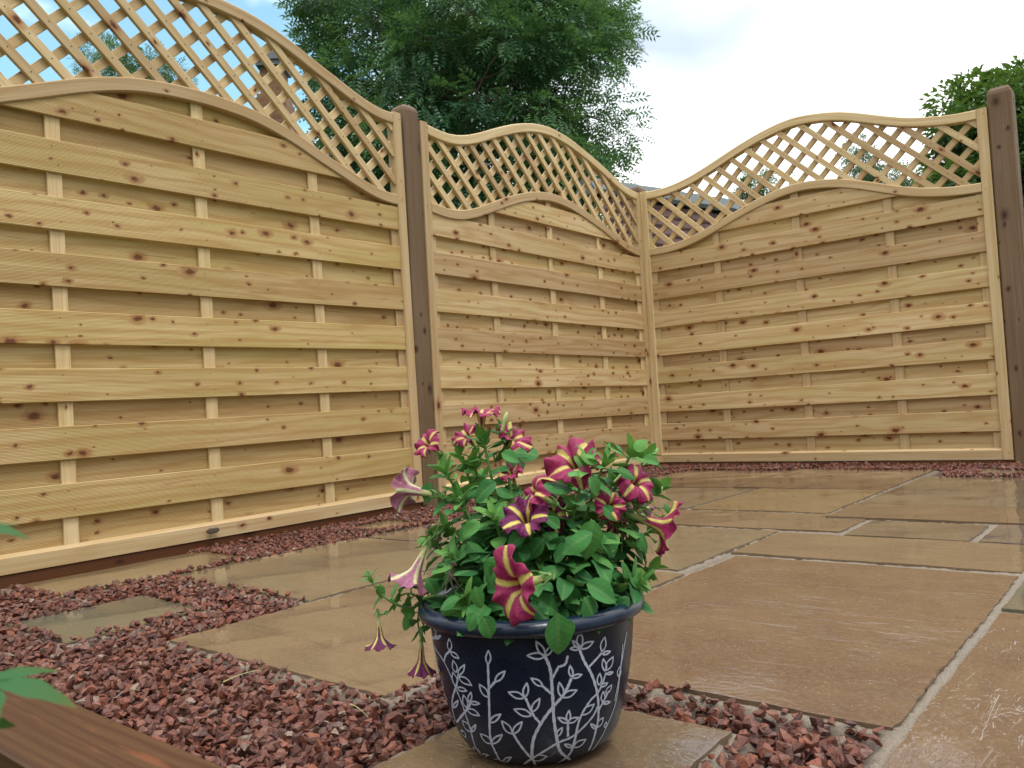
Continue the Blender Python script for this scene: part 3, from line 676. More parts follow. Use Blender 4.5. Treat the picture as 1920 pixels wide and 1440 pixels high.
mb.sweep([cc, cc + [0, 0, .08], cc + [0, 0, .20], cc + [0, 0, .24]], hx, hy, np.array([np.stack([np.cos(a) * r_, np.sin(a) * r_], -1) for r_ in (.15, .13, .11, .14)])); world_parent(mb.build('chimney_pot', M_terr), ho)
# gable wall: polygon with its own thickness, apex behind the chimney
apx = wch * .5; ztop = zg + (xg - apx) * sl_ - .1; Wd = 3.6
poly = [(apx - Wd, -1), (apx + Wd, -1), (apx + Wd, ztop - Wd * sl_), (apx, ztop), (apx - Wd, ztop - Wd * sl_)]
V = [base + hx * a + hy * b + np.array([0, 0, z]) for b in (.02, 6.0) for a, z in poly]; n5 = 5
F = [tuple(range(5)), tuple(range(9, 4, -1))] + [(i, i + 5, (i + 1) % 5 + 5, (i + 1) % 5) for i in range(5)]
mb = MB(); mb.V.append(np.array(V)); mb.W.append(np.array([(a + b, z, 0) for b in (.02, 6.0) for a, z in poly])); mb.R.append(np.full(10, .5)); mb.F = F; mb.M = [0] * len(F)
world_parent(mb.build('wall', M_iron), ho)
mb = MB()
for s_ in (-1, 1):
    p0 = base + hx * apx + np.array([0, 0, ztop + .06]); p1 = base + hx * (apx + s_ * (Wd + .3)) + np.array([0, 0, ztop + .06 - (Wd + .3) * sl_])
    d = (p1 - p0) / np.linalg.norm(p1 - p0); nn_ = np.cross(d, hy)
    mb.sweep([p0 + hy * 3.12, p1 + hy * 3.12], nn_ * 1.0, hy, oct_prof(.12, 6.2, .01))
world_parent(mb.build('roof', M_slate), ho)
mb = MB()
for s_ in (-1, 1):
    p0 = base + hx * apx + np.array([0, 0, ztop + .01]); p1 = base + hx * (apx + s_ * (Wd + .3)) + np.array([0, 0, ztop + .01 - (Wd + .3) * sl_])
    d = (p1 - p0) / np.linalg.norm(p1 - p0); mb.sweep([p0 - hy * .003, p1 - hy * .003], np.cross(d, hy), hy, oct_prof(.12, .04, .005))
world_parent(mb.build('verge', M_pale), ho)

# ------------------------------------------------------------------ trees
def frames(Dv, Nv):
    Dv = Dv / np.linalg.norm(Dv, axis=1)[:, None]; S = np.cross(Dv, Nv); S /= np.linalg.norm(S, axis=1)[:, None] + 1e-9; return Dv, S, np.cross(S, Dv)
def leaflets(n_pairs, L, lw, ll):
    """one pinnate leaf lying in x (rachis) and y, as small folded diamonds; returns V, F(quads)"""
    V = []; F = []
    def dia(px, py, ang, l, w_):
        c, s = math.cos(ang), math.sin(ang); b = len(V)
        for (a, q, z) in ((0, 0, 0), (.45 * l, -w_ / 2, .12 * l), (l, 0, -.12 * l), (.45 * l, w_ / 2, .12 * l)): V.append((px + a * c - q * s, py + a * s + q * c, z - .25 * (px / L) ** 2 * L))
        F.append((b, b + 1, b + 2, b + 3))
    for i in range(n_pairs):
        x = L * (.25 + .65 * i / max(1, n_pairs - 1)); k = 1 - .25 * abs(i - n_pairs / 2) / n_pairs
        dia(x, .004, rad(58), ll * k, lw * k); dia(x, -.004, rad(-58), ll * k, lw * k)
    dia(L, 0, 0, ll * .9, lw * .9); return np.array(V), np.array(F)
def scatter(T, pos, Dv, Nv, scale, rn):
    V, F = T; Dx, Sx, Nx = frames(Dv, Nv); R_ = np.stack([Dx, Sx, Nx], -1)
    v = np.einsum('nij,mj->nmi', R_, V) * scale[:, None, None] + pos[:, None]
    return v.reshape(-1, 3), (F[None] + (np.arange(len(pos)) * len(V))[:, None, None]).reshape(-1, F.shape[1]), np.repeat(rn, len(V))
def inside(poly, x, y):
    c = np.zeros(len(x), bool); n = len(poly)
    for i in range(n):
        x0, y0 = poly[i]; x1, y1 = poly[(i + 1) % n]
        cond = ((y0 > y) != (y1 > y)) & (x < (x1 - x0) * (y - y0) / (y1 - y0 + 1e-9) + x0); c ^= cond
    return c
def limb(mb, p0, p1, r0, r1, wob=.1, seed=0, n=7):
    rs = np.random.default_rng(seed); p0 = np.array(p0, float); p1 = np.array(p1, float); t = np.linspace(0, 1, n)[:, None]
    C = p0 + (p1 - p0) * t; L = np.linalg.norm(p1 - p0); C[1:-1] += rs.normal(0, wob * L * .12, (n - 2, 3)); C[:, 2] += np.sin(t[:, 0] * np.pi) * L * .05
    d = (p1 - p0) / L; A_ = np.cross(d, (.3, .2, .9)); A_ /= np.linalg.norm(A_); B_ = np.cross(d, A_); a = np.linspace(0, 2 * np.pi, 8)[:-1]
    mb.sweep(C, A_, B_, np.array([np.stack([np.cos(a) * r, np.sin(a) * r], -1) for r in np.linspace(r0, r1, n)]), cap=False)
    return C
def tree(name, label, cat, poly, D, dthick, nclump, crad, per, T, mat, trunk_px, seed, group=None, leafscale=1.0, base_r=.2, holes=(), droop=.35, extra=()):
    """crown clumps fill a volume; each clump is a loose spray of leaves round a limb end"""
    rs = np.random.default_rng(seed); xs_, ys_ = zip(*poly); pc = []
    cx_, cy_ = np.mean(xs_), np.mean(ys_); hw = (max(xs_) - min(xs_)) / 2
    tries = 0
    while len(pc) < nclump and tries < 60000:
        tries += 1
        x, y = rs.uniform(min(xs_), max(xs_)), rs.uniform(min(ys_), max(ys_))
        if not inside(poly, np.array([x]), np.array([y]))[0]: continue
        if any(math.hypot((x - hx_) / ha, (y - hy_) / hb) < 1 for hx_, hy_, ha, hb in holes) and rs.random() < .88: continue
        e = math.sqrt(max(.05, 1 - ((x - cx_) / hw) ** 2)); pc.append(P(x, y, D + rs.uniform(-1, 1) * dthick * e))
    for (x, y, dd) in extra: pc.append(P(x, y, D + dd))
    pc = np.array(pc); root_xy = P(*trunk_px, D); tb = np.array([root_xy[0], root_xy[1], -.1])
    to = empty(name, tuple(tb)); tag(to, label, cat, group)
    # limbs
    mb = MB(); random.seed(seed); fork = np.array([tb[0], tb[1], P(*trunk_px, D)[2]])
    limb(mb, tb, fork, base_r, base_r * .7, .05, seed); nm = max(4, nclump // 14); mains = pc[rs.choice(len(pc), nm, replace=False)]; ends = []
    for k, q in enumerate(mains):
        C = limb(mb, fork - [0, 0, rs.uniform(0, .3)], fork + (q - fork) * .8, base_r * .42, base_r * .10, .6, seed + k); ends.append(C)
    nodes = np.concatenate(ends)
    for k, q in enumerate(pc):
        d = np.linalg.norm(nodes - q, axis=1); j = nodes[np.argmin(d + rs.uniform(0, .2, len(d)))]
        if np.linalg.norm(q - j) > .05: limb(mb, j, q, base_r * .09, base_r * .025, .8, seed + 100 + k, n=5)
    world_parent(mb.build('trunk', M_bark), to)
    ctr = pc.mean(0); Vs = []; Fs = []; Rs = []; nb = 0
    for q in pc:
        k = int(per * rs.uniform(.6, 1.3)); r = crad * rs.uniform(.65, 1.25)
        dv = rs.normal(0, 1, (k, 3)); dv /= np.linalg.norm(dv, axis=1)[:, None]; rr_ = rs.uniform(.15, 1, (k, 1)) ** .5
        pos = q + dv * rr_ * r * np.array([1, 1, .62]); outw = q - ctr; outw /= np.linalg.norm(outw) + 1e-6
        Dv = dv + outw * .5 + np.array([0, 0, -droop]) + rs.normal(0, .35, (k, 3)); Nv = np.array([0, 0, 1.]) + rs.normal(0, .45, (k, 3))
        v, f, rn = scatter(T, pos, Dv, Nv, leafscale * rs.uniform(.7, 1.2, k), np.clip(rs.normal(.5, .18, k) + rs.normal(0, .26), 0, 1))
        Vs.append(v); Fs.append(f + nb); Rs.append(rn); nb += len(v)
    V = np.concatenate(Vs); world_parent(np_obj('crown', V, np.concatenate(Fs), mat, attrs={'rnd': np.concatenate(Rs)}), to); print(name, nb // 4)
ASH = leaflets(4, .24, .032, .105)
ash_poly = [(585, -60), (580, 20), (590, 60), (572, 100), (570, 130), (590, 170), (618, 215), (635, 260), (650, 330), (660, 420), (900, 430), (1120, 420), (1125, 350), (1100, 300), (1150, 262), (1158, 222), (1128, 200), (1100, 218), (1078, 175), (1090, 140), (1128, 112), (1162, 75), (1125, 10), (1090, -60)]
tree('ash_tree', 'big dark green ash tree rising behind the brown post and the fence', 'tree', ash_poly, 13.0, 2.3, 330, .42, 56, ASH, M_ash, (785, 200), 21, base_r=.24, leafscale=1.08,
     holes=((705, 130, 40, 60), (765, 190, 55, 26), (640, 200, 40, 16), (1040, 120, 28, 18), (880, 200, 20, 14)), group='trees beyond the fence')
tree('ash_tree', 'pale ash tree seen through the trellis of the nearest panel', 'tree', [(150, 105), (190, 70), (250, 75), (300, 110), (350, 170), (370, 230), (120, 230), (150, 160)], 19, 1.6, 46, .36, 44, ASH, M_far, (250, 200), 22, group='trees beyond the fence', leafscale=.9, base_r=.12)
SIMPLE = (np.array([(0, 0, 0), (.022, -.017, .006), (.055, 0, -.006), (.022, .017, .006)]), np.array([(0, 1, 2, 3)]))
tree('leafy_bush', 'tall dense green bush behind the thick dark post', 'bush', [(1778, 250), (1800, 205), (1845, 172), (1900, 136), (1990, 130), (2100, 200), (2100, 520), (1850, 520), (1760, 400), (1765, 300), (1790, 240)], 4.9, .8, 210, .16, 210, SIMPLE, M_hedge, (1900, 300), 23, base_r=.08, leafscale=.78,
     extra=[(1826, 160, 0), (1790, 190, 0)])
for k, (pl, lab) in enumerate((([(1385, 345), (1410, 330), (1450, 345), (1490, 350), (1500, 385), (1380, 385)], 'small far tree just right of the outbuilding roof'),
                               ([(1590, 275), (1620, 272), (1622, 300), (1640, 330), (1640, 360), (1590, 365), (1600, 320)], 'small far tree with a thin top showing mid trellis'),
                               ([(1650, 325), (1700, 310), (1760, 320), (1765, 365), (1650, 370)], 'low far tree top just left of the tall bush'))):
    tree('far_tree', lab, 'tree', pl, 22, .8, 16, .30, 40, ASH, M_far, (np.mean([a for a, b in pl]), pl[0][1] + 30), 30 + k, group='trees beyond the fence', base_r=.07)

# ------------------------------------------------------------------ flower pot
PC = P(995, 1120, .94); PX, PY = PC[0], PC[1]; PZ = float(gz(PX)) + .0005
prof = [(0, 0), (.060, 0), (.068, .0015), (.077, .005), (.084, .011), (.0925, .026), (.1005, .052), (.1070, .082), (.1115, .108), (.1140, .132), (.1150, .144)]
rim = [(.1150, .1445), (.1205, .1455), (.1255, .1485), (.1280, .1530), (.1275, .1580), (.1245, .1620), (.1200, .1635), (.1150, .1630), (.1110, .1600), (.1090, .1540), (.1080, .1380), (.1060, .120)]
def lathe(name, pr, mat, parent, n=96):
    a = np.linspace(0, 2 * np.pi, n, endpoint=False); pr = np.array(pr); V = np.stack([pr[:, None, 0] * np.cos(a), pr[:, None, 0] * np.sin(a), np.repeat(pr[:, 1:2], n, 1)], -1).reshape(-1, 3)
    F = [(i * n + j, i * n + (j + 1) % n, (i + 1) * n + (j + 1) % n, (i + 1) * n + j) for i in range(len(pr) - 1) for j in range(n)]
    return np_obj(name, V, np.array(F), mat, parent, smooth=True)
def pot_mat():
    m_, t, bs = newmat('dark navy glazed paint'); tcn = N(t, 'ShaderNodeTexCoord').outputs['Object']
    n1 = noise(t, tcn, 40, 5, .7); n2 = noise(t, tcn, 400, 2, .6)
    c = mixc_(t, rng(t, n1, .3, .7), (.003, .008, .021), (.007, .015, .031)); c = mixc_(t, rng(t, n2, .66, .8, 0, .35), c, (.12, .13, .16))
    t.links.new(c, bs.inputs['Base Color']); bs.inputs['Specular IOR Level'].default_value = .35; t.links.new(rng(t, n1, .3, .7, .22, .38), bs.inputs['Roughness'])
    t.links.new(bump(t, mth(t, 'ADD', n1, mth(t, 'MULTIPLY', n2, .4)), .35, .0012), bs.inputs['Normal']); return m_
def rim_mat():
    m_, t, bs = newmat('glossy blue rim paint'); tcn = N(t, 'ShaderNodeTexCoord').outputs['Object']
    n1 = noise(t, tcn, 60, 5, .7); t.links.new(mixc_(t, rng(t, n1, .3, .7), (.005, .014, .036), (.014, .029, .055)), bs.inputs['Base Color'])
    bs.inputs['Roughness'].default_value = .25; t.links.new(bump(t, n1, .4, .0016), bs.inputs['Normal']); return m_
def paint_mat():
    m_, t, bs = newmat('pale grey painted line'); tcn = N(t, 'ShaderNodeTexCoord').outputs['Object']
    n1 = noise(t, tcn, 500, 3, .7); t.links.new(mixc_(t, rng(t, n1, .45, .75), (.46, .52, .63), (.24, .29, .38)), bs.inputs['Base Color']); bs.inputs['Roughness'].default_value = .6; return m_
pot = empty('flower_pot', (PX, PY, PZ)); tag(pot, 'dark navy flower pot painted with pale leafy stems, standing on a small wet slab', 'flower pot')
# the profile curve, finely resampled
pp = np.array(prof); tt_ = np.concatenate([[0], np.cumsum(np.linalg.norm(np.diff(pp, axis=0), axis=1))]); ts = np.linspace(0, tt_[-1], 48)
pf = np.stack([np.interp(ts, tt_, pp[:, 0]), np.interp(ts, tt_, pp[:, 1])], -1)
for _ in range(3): pf[6:-1] = (pf[5:-2] + 2 * pf[6:-1] + pf[7:]) / 4
body = lathe('body', pf, pot_mat(), pot); lathe('rim', rim, rim_mat(), pot)
so_ = np.random.default_rng(3); a = np.linspace(0, 2 * np.pi, 40, endpoint=False); V = [(0, 0, .140)]; F = []
for i, r in enumerate(np.linspace(.01, .1085, 10)):
    for q in a: V.append((r * math.cos(q), r * math.sin(q), .138 + so_.normal(0, .003)))
F3 = [(0, 1 + j, 1 + (j + 1) % 40) for j in range(40)]; F4 = [(1 + i * 40 + j, 1 + (i + 1) * 40 + j, 1 + (i + 1) * 40 + (j + 1) % 40, 1 + i * 40 + (j + 1) % 40) for i in range(9) for j in range(40)]
np_obj('compost', np.array(V), [np.array(F3), np.array(F4)], M_soil, pot, smooth=True)
zr_, rr_ = pf[6:, 1], pf[6:, 0]
def Rz_(z): return np.interp(z, pf[4:, 1], pf[4:, 0])
cam_l = CAM - np.array([PX, PY, PZ])
def on_pot(X, Y):
    x = 740 + X / 3.79; y = 1060 + Y / 3.79
    d = CF + (x - 960) / FPX * CR - (y - 720) / FPX * CU; t = np.linspace(.70, 1.02, 1300)
    q = cam_l + d * t[:, None]; f = np.hypot(q[:, 0], q[:, 1]) - Rz_(np.clip(q[:, 2], 0, .15)); ok = (f < 0) & (q[:, 2] > 0.001)
    if not ok.any():
        k = np.argmin(np.where(q[:, 2] > .002, f, 9)); 
    else: k = np.argmax(ok)
    th = math.atan2(q[k, 1], q[k, 0]); z = float(np.clip(q[k, 2], .002, .143)); return th, z
TH0 = math.atan2(cam_l[1], cam_l[0])
strokes = []
def stem(*pts, w=.0021): strokes.append(([on_pot(*p) for p in pts], w, False, False))
def mleaf(x0, y0, x1, y1, wd=.36):
    dx, dy = x1 - x0, y1 - y0; L = math.hypot(dx, dy); nx_, ny_ = -dy / L, dx / L; W_ = L * wd
    pts = []
    for s_ in (1, -1):
        for t in (np.linspace(0, 1, 9) if s_ > 0 else np.linspace(1, 0, 9)):
            q = W_ / 2 * math.sin(math.pi * t ** .85) * s_; pts.append(on_pot(x0 + dx * t + nx_ * q, y0 + dy * t + ny_ * q))
    strokes.append((pts, .0015, False, True))
L_ = mleaf
stem((270, 530), (345, 670), (440, 880), (500, 1040), (545, 1180), (620, 1345), w=.0017)
for q in [(270, 530, 275, 400), (290, 520, 262, 430), (295, 520, 332, 500), (395, 605, 390, 520), (400, 615, 460, 660), (455, 780, 500, 705), (440, 760, 418, 675), (460, 790, 550, 850), (440, 855, 415, 760), (445, 870, 515, 890),
          (515, 1010, 490, 920), (530, 970, 545, 900), (540, 975, 605, 980), (520, 1020, 605, 1065), (420, 1010, 455, 960), (545, 1180, 485, 1100), (550, 1180, 580, 1130), (610, 1340, 560, 1290), (620, 1345, 668, 1345), (475, 1170, 510, 1220),
          (665, 700, 668, 605), (715, 825, 785, 750), (665, 935, 605, 845), (678, 1115, 755, 1055), (690, 1265, 612, 1195), (690, 1265, 765, 1200), (770, 1395, 695, 1380), (770, 1395, 828, 1360),
          (835, 1195, 762, 1105), (840, 1195, 905, 1110), (1190, 935, 1168, 830), (1190, 935, 1292, 885), (1255, 790, 1245, 712), (1260, 795, 1328, 775), (970, 1065, 850, 1020), (975, 1040, 1030, 945), (920, 940, 810, 900), (925, 935, 940, 835), (975, 1375, 1083, 1355),
          (1065, 645, 942, 640), (1065, 640, 1005, 540), (1070, 640, 1125, 570), (1050, 855, 970, 800), (1230, 1115, 1160, 1080), (1230, 1110, 1238, 1030), (1230, 1115, 1305, 1080), (1150, 1215, 1190, 1150),
          (1310, 585, 1318, 470), (1310, 590, 1245, 590), (1310, 585, 1262, 535), (1320, 590, 1410, 540), (1470, 610, 1490, 510), (1475, 630, 1530, 610), (1495, 750, 1480, 665), (1500, 745, 1550, 650), (1505, 770, 1550, 760), (1450, 850, 1455, 765), (1460, 860, 1512, 835),
          (1260, 1290, 1205, 1270), (1270, 1290, 1355, 1235), (1330, 1060, 1415, 985), (1475, 970, 1480, 895), (1500, 910, 1540, 850), (1480, 980, 1530, 970), (1435, 1150, 1480, 1080), (1430, 1160, 1390, 1125), (1590, 790, 1595, 720), (1490, 1150, 1500, 1110)]: mleaf(*q)
stem((355, 680), (368, 635), (400, 605)); stem((455, 780), (440, 860), (412, 960), (418, 1040), (445, 1110), (520, 1020), (540, 960)); 
stem((665, 700), (670, 860), (675, 1050), (685, 1240), (715, 1315), (775, 1400), (800, 1425)); stem((675, 870), (720, 820))
stem((905, 1425), (975, 1375), (1000, 1425)); stem((975, 1375), (890, 1270), (840, 1190))
stem((975, 1370), (985, 1240), (1040, 1120), (1120, 1010), (1190, 930), (1225, 870), (1255, 800), w=.0026); stem((1040, 1125), (985, 1060), (930, 940))
stem((1068, 645), (1105, 740), (1120, 900), (1130, 1080), (1155, 1250), (1185, 1330), (1260, 1390), w=.0026); stem((1120, 800), (1165, 715)); stem((1160, 720), (1210, 700), (1228, 640)); stem((1112, 910), (1050, 855))
stem((975, 1370), (1150, 1265), (1270, 1210), (1400, 1080), (1440, 1000)); stem((1230, 1215), (1230, 1110))
stem((1310, 590), (1345, 680), (1400, 780), (1440, 920), (1445, 1080), (1420, 1200), (1375, 1315), w=.0024); stem((1380, 720), (1470, 620)); stem((1270, 1280), (1310, 1100), (1380, 970), (1450, 890), (1500, 760)); stem((1160, 1425), (1240, 1340), (1270, 1260), (1290, 1190)); stem((1445, 1030), (1520, 890))
stem((1645, 470), (1610, 680), (1570, 960), (1500, 1150), (1400, 1310), w=.0016); stem((1618, 560), (1590, 800), (1560, 960), w=.0014)
def spot(th, z, off):
    r = float(Rz_(z)); dr = (Rz_(z + .002) - Rz_(z - .002)) / .004; n = np.array([math.cos(th), math.sin(th), -dr]); n /= np.linalg.norm(n)
    return np.array([r * math.cos(th), r * math.sin(th), z]) + n * off, n
mb = MB()
def smooth_pts(pts, closed):
    p = np.array(pts)
    th = np.unwrap(p[:, 0]); p = np.stack([th, p[:, 1]], -1); n = len(p)
    if n < 3: return np.array([p[0] + (p[1] - p[0]) * t for t in np.linspace(0, 1, 8)])
    res = []
    for i in range(n - 1):
        p0, p1, p2, p3 = p[max(i - 1, 0)], p[i], p[i + 1], p[min(i + 2, n - 1)]
        for t in np.linspace(0, 1, 4 if closed else 9, endpoint=False): res.append(.5 * (2 * p1 + (p2 - p0) * t + (2 * p0 - 5 * p1 + 4 * p2 - p3) * t * t + (3 * p1 - p0 - 3 * p2 + p3) * t ** 3))
    res.append(p[-1]); return np.array(res)
def ribbon(pts, wdt, closed, rot, lay):
    p = smooth_pts(pts, closed); Q = []; Nn = []
    for th, z in p: a_, n_ = spot(th + rot, float(np.clip(z, .0015, .1435)), .00035 + lay * .00003); Q.append(a_); Nn.append(n_)
    Q = np.array(Q); Nn = np.array(Nn); T_ = np.gradient(Q, axis=0); T_ /= np.linalg.norm(T_, axis=1)[:, None] + 1e-12; S_ = np.cross(Nn, T_)
    wv = wdt * .6 * (1 + .15 * np.sin(np.arange(len(Q)) * 1.7 + lay)); b0 = sum(len(v) for v in mb.V); k = len(Q)
    V = np.concatenate([Q - S_ * wv[:, None], Q + S_ * wv[:, None]]); mb.V.append(V); mb.W.append(V); mb.R.append(np.full(2 * k, .5))
    for i in range(k - 1): mb.F.append((b0 + i, b0 + i + 1, b0 + k + i + 1, b0 + k + i)); mb.M.append(0)
for lay, (pts, wdt, _, closed) in enumerate(strokes):
    ribbon(pts, wdt, closed, 0, lay % 9)
    for rot in (2.15, 4.2):
        if all(abs((p[0] - TH0 + math.pi) % (2 * math.pi) - math.pi) < .85 for p in pts): ribbon(pts, wdt, closed, rot, lay % 9)
mb.build('painted_stems', paint_mat(), pot)

# ------------------------------------------------------------------ petunia
pet = empty('petunia_plant', (PX, PY, PZ + .139)); tag(pet, 'bushy petunia with magenta and yellow striped flowers growing in the navy pot', 'plant')
PB = np.array([PX, PY, PZ + .139])
RP = np.random.default_rng(77)
def leaf_template(L=1.0, W=.66, curl=.25, fold=.18, wav=.03, tip=.5, seed=0):
    nu, nv = 9, 7; V = []; lc = []; rs = np.random.default_rng(seed); ph = rs.uniform(0, 6)
    for i in range(nu):
        t = i / (nu - 1); w_ = W * .5 * (math.sin(math.pi * min(1, t ** .78)) ** .75 if 0 < t < 1 else 0) + (.025 if t < .05 else 0)
        for j in range(nv):
            s = -1 + 2 * j / (nv - 1); y = s * w_
            z = fold * abs(s) * w_ * 1.5 - curl * t * t * L + wav * math.sin(t * 9 + s * 2.5 + ph) * abs(s) - .25 * (s * s) * w_ * .5
            V.append((t * L * (1 - .12 * curl * t), y, z)); lc.append((t, y, 0))
    I = np.arange(nu * nv).reshape(nu, nv); F = np.stack([I[:-1, :-1], I[1:, :-1], I[1:, 1:], I[:-1, 1:]], -1).reshape(-1, 4)
    return np.array(V), F, np.array(lc)
LT = [leaf_template(W=RP.uniform(.56, .80), curl=RP.uniform(.02, .5), fold=RP.uniform(-.1, .4), wav=RP.uniform(.01, .045), seed=k) for k in range(10)]
LN = [leaf_template(W=RP.uniform(.30, .40), curl=RP.uniform(-.1, .4), fold=RP.uniform(.1, .5), wav=.02, seed=k + 20) for k in range(6)]
fV, fF, fR, fL = [], [], [], []; fn = [0]
def add_leaf(pos, d, n, size, rn=None, narrow=False, T=None):
    T = T or (LN if narrow else LT)[RP.integers(0, 6 if narrow else 10)]
    d = np.array(d, float); d /= np.linalg.norm(d); n = np.array(n, float); s = np.cross(n, d); s /= np.linalg.norm(s) + 1e-9; n = np.cross(d, s)
    V = T[0] * size; V = V[:, :1] * d + V[:, 1:2] * s + V[:, 2:] * n + pos
    fV.append(V); fF.append(T[1] + fn[0]); fn[0] += len(V); fR.append(np.full(len(V), float(np.clip(RP.normal(.45, .2) if rn is None else rn, 0, 1)))); fL.append(T[2])
stems = MB()
def tube(C, r0, r1, mbx=None):
    C = np.array(C); n = len(C); T_ = np.gradient(C, axis=0); T_ /= np.linalg.norm(T_, axis=1)[:, None]; ref = np.array([.31, .82, .2]); A_ = np.cross(T_, ref); A_ /= np.linalg.norm(A_, axis=1)[:, None]; B_ = np.cross(T_, A_)
    a = np.linspace(0, 2 * np.pi, 7)[:-1]; (mbx or stems).sweep(C, A_, B_, np.array([np.stack([np.cos(a) * r, np.sin(a) * r], -1) for r in np.linspace(r0, r1, n)]))
def bez(p0, p1, p2, n=10):
    t = np.linspace(0, 1, n)[:, None]; return (1 - t) ** 2 * p0 + 2 * t * (1 - t) * p1 + t * t * p2
VIEW = -CF; UP = np.array([0, 0, 1.])
def shoot(tip, base=None, r=.0022, nl=9, lsize=.030, mid=None, rosette=6, start=.3):
    """a leafy shoot from the compost to its tip, leaves spiralling round it, small leaves crowded at the tip"""
    tip = np.array(tip); base = PB + np.array([(tip - PB)[0] * .35, (tip - PB)[1] * .35, -.002]) if base is None else np.array(base)
    mid = (base + tip) / 2 + UP * np.linalg.norm(tip - base) * .12 if mid is None else np.array(mid)
    C = bez(base, mid, tip, 14); tube(C, r, r * .55); ang = RP.uniform(0, 6)
    for k in range(nl):
        t = start + (1 - start) * k / nl; i = int(t * 13); p = C[i]; T_ = C[min(i + 1, 13)] - C[max(i - 1, 0)]; T_ /= np.linalg.norm(T_)
        ang += 2.4; ref = np.cross(T_, (.2, .3, .9)); ref /= np.linalg.norm(ref); bi = np.cross(T_, ref)
        o = ref * math.cos(ang) + bi * math.sin(ang); d = o + T_ * .25 + UP * RP.uniform(-.25, .25)
        sz = lsize * (1.05 - .45 * t) * RP.uniform(.8, 1.2)
        pe = p + d / np.linalg.norm(d) * sz * .22; tube([p, (p + pe) / 2 + UP * .001, pe], .0009, .0007); add_leaf(pe, d, T_ * .8 + UP * .6 + RP.normal(0, .2, 3), sz)
    T_ = C[-1] - C[-3]; T_ /= np.linalg.norm(T_); ref = np.cross(T_, (.2, .3, .9)); ref /= np.linalg.norm(ref); bi = np.cross(T_, ref)
    for k in range(rosette):
        ang += 2.4; o = ref * math.cos(ang) + bi * math.sin(ang); f = k / rosette
        add_leaf(C[-1] - T_ * .002 * k, o * (.45 + .8 * f) + T_ * (1.1 - .6 * f), -o + T_ * .8, lsize * RP.uniform(.5, .8) * (.7 + .5 * f), rn=RP.uniform(.55, 1.0), narrow=RP.random() < .65)
def Q(x, y, dd=0.0): return P(x, y, .94 + dd)
for a_ in [((905, 822), 0.0, 9, .032), ((862, 850), .03, 8, .03), ((835, 880), -.02, 8, .032), ((942, 800), .0, 5, .022), ((1100, 868), -.035, 9, .034), ((1188, 842), .0, 9, .034), ((1215, 850), .04, 7, .03),
           ((1238, 915), .04, 7, .026), ((1150, 900), .05, 8, .03), ((925, 965), -.06, 8, .034), ((1065, 955), -.03, 7, .028), ((1225, 1062), .02, 7, .028), ((1205, 1085), -.05, 6, .028), 
           ((835, 985), .02, 8, .032), ((805, 1010), .0, 7, .03), ((1180, 1010), .03, 8, .034), ((870, 1130), -.09, 6, .028), ((1010, 1040), -.05, 7, .036), ((1120, 1020), -.06, 7, .036), ((960, 1030), .02, 7, .034), ((900, 900), .06, 7, .034), ((985, 960), .08, 7, .034), ((1095, 985), .02, 8, .036), ((885, 860), .02, 7, .032), ((1135, 862), -.01, 7, .032), ((860, 930), -.03, 7, .034), ((1060, 900), .06, 8, .034), ((1205, 935), .0, 7, .032), ((1230, 985), .03, 6, .030), ((845, 1040), -.05, 6, .032)]:
    (x, y), dd, nl, ls = a_; shoot(Q(x, y, dd), nl=nl + 5, lsize=ls * 1.32, r=.0028, rosette=8)
# trailing shoots over the left side
b0_ = Q(812, 1120, .0); m0 = Q(760, 1090, 0); c0_ = Q(716, 1110, 0)
tube(bez(PB + np.array([-.03, .02, 0]), Q(800, 1080, 0), Q(770, 1150, 0)), .0022, .0018)
shoot(Q(692, 1082, 0), base=Q(775, 1140, 0), mid=Q(725, 1140, 0), nl=5, lsize=.024, start=.2, r=.0018)
shoot(Q(782, 1075, 0), base=Q(800, 1130, 0), mid=Q(780, 1110, 0), nl=6, lsize=.026, start=.1, rosette=4)
shoot(Q(788, 1190, -.01), base=Q(800, 1120, 0), mid=Q(775, 1150, 0), nl=7, lsize=.022, start=.15, rosette=4, r=.0016)
shoot(Q(742, 1125, .01), base=Q(790, 1125, 0), mid=Q(765, 1100, 0), nl=6, lsize=.024, start=.1, rosette=4, r=.0016)
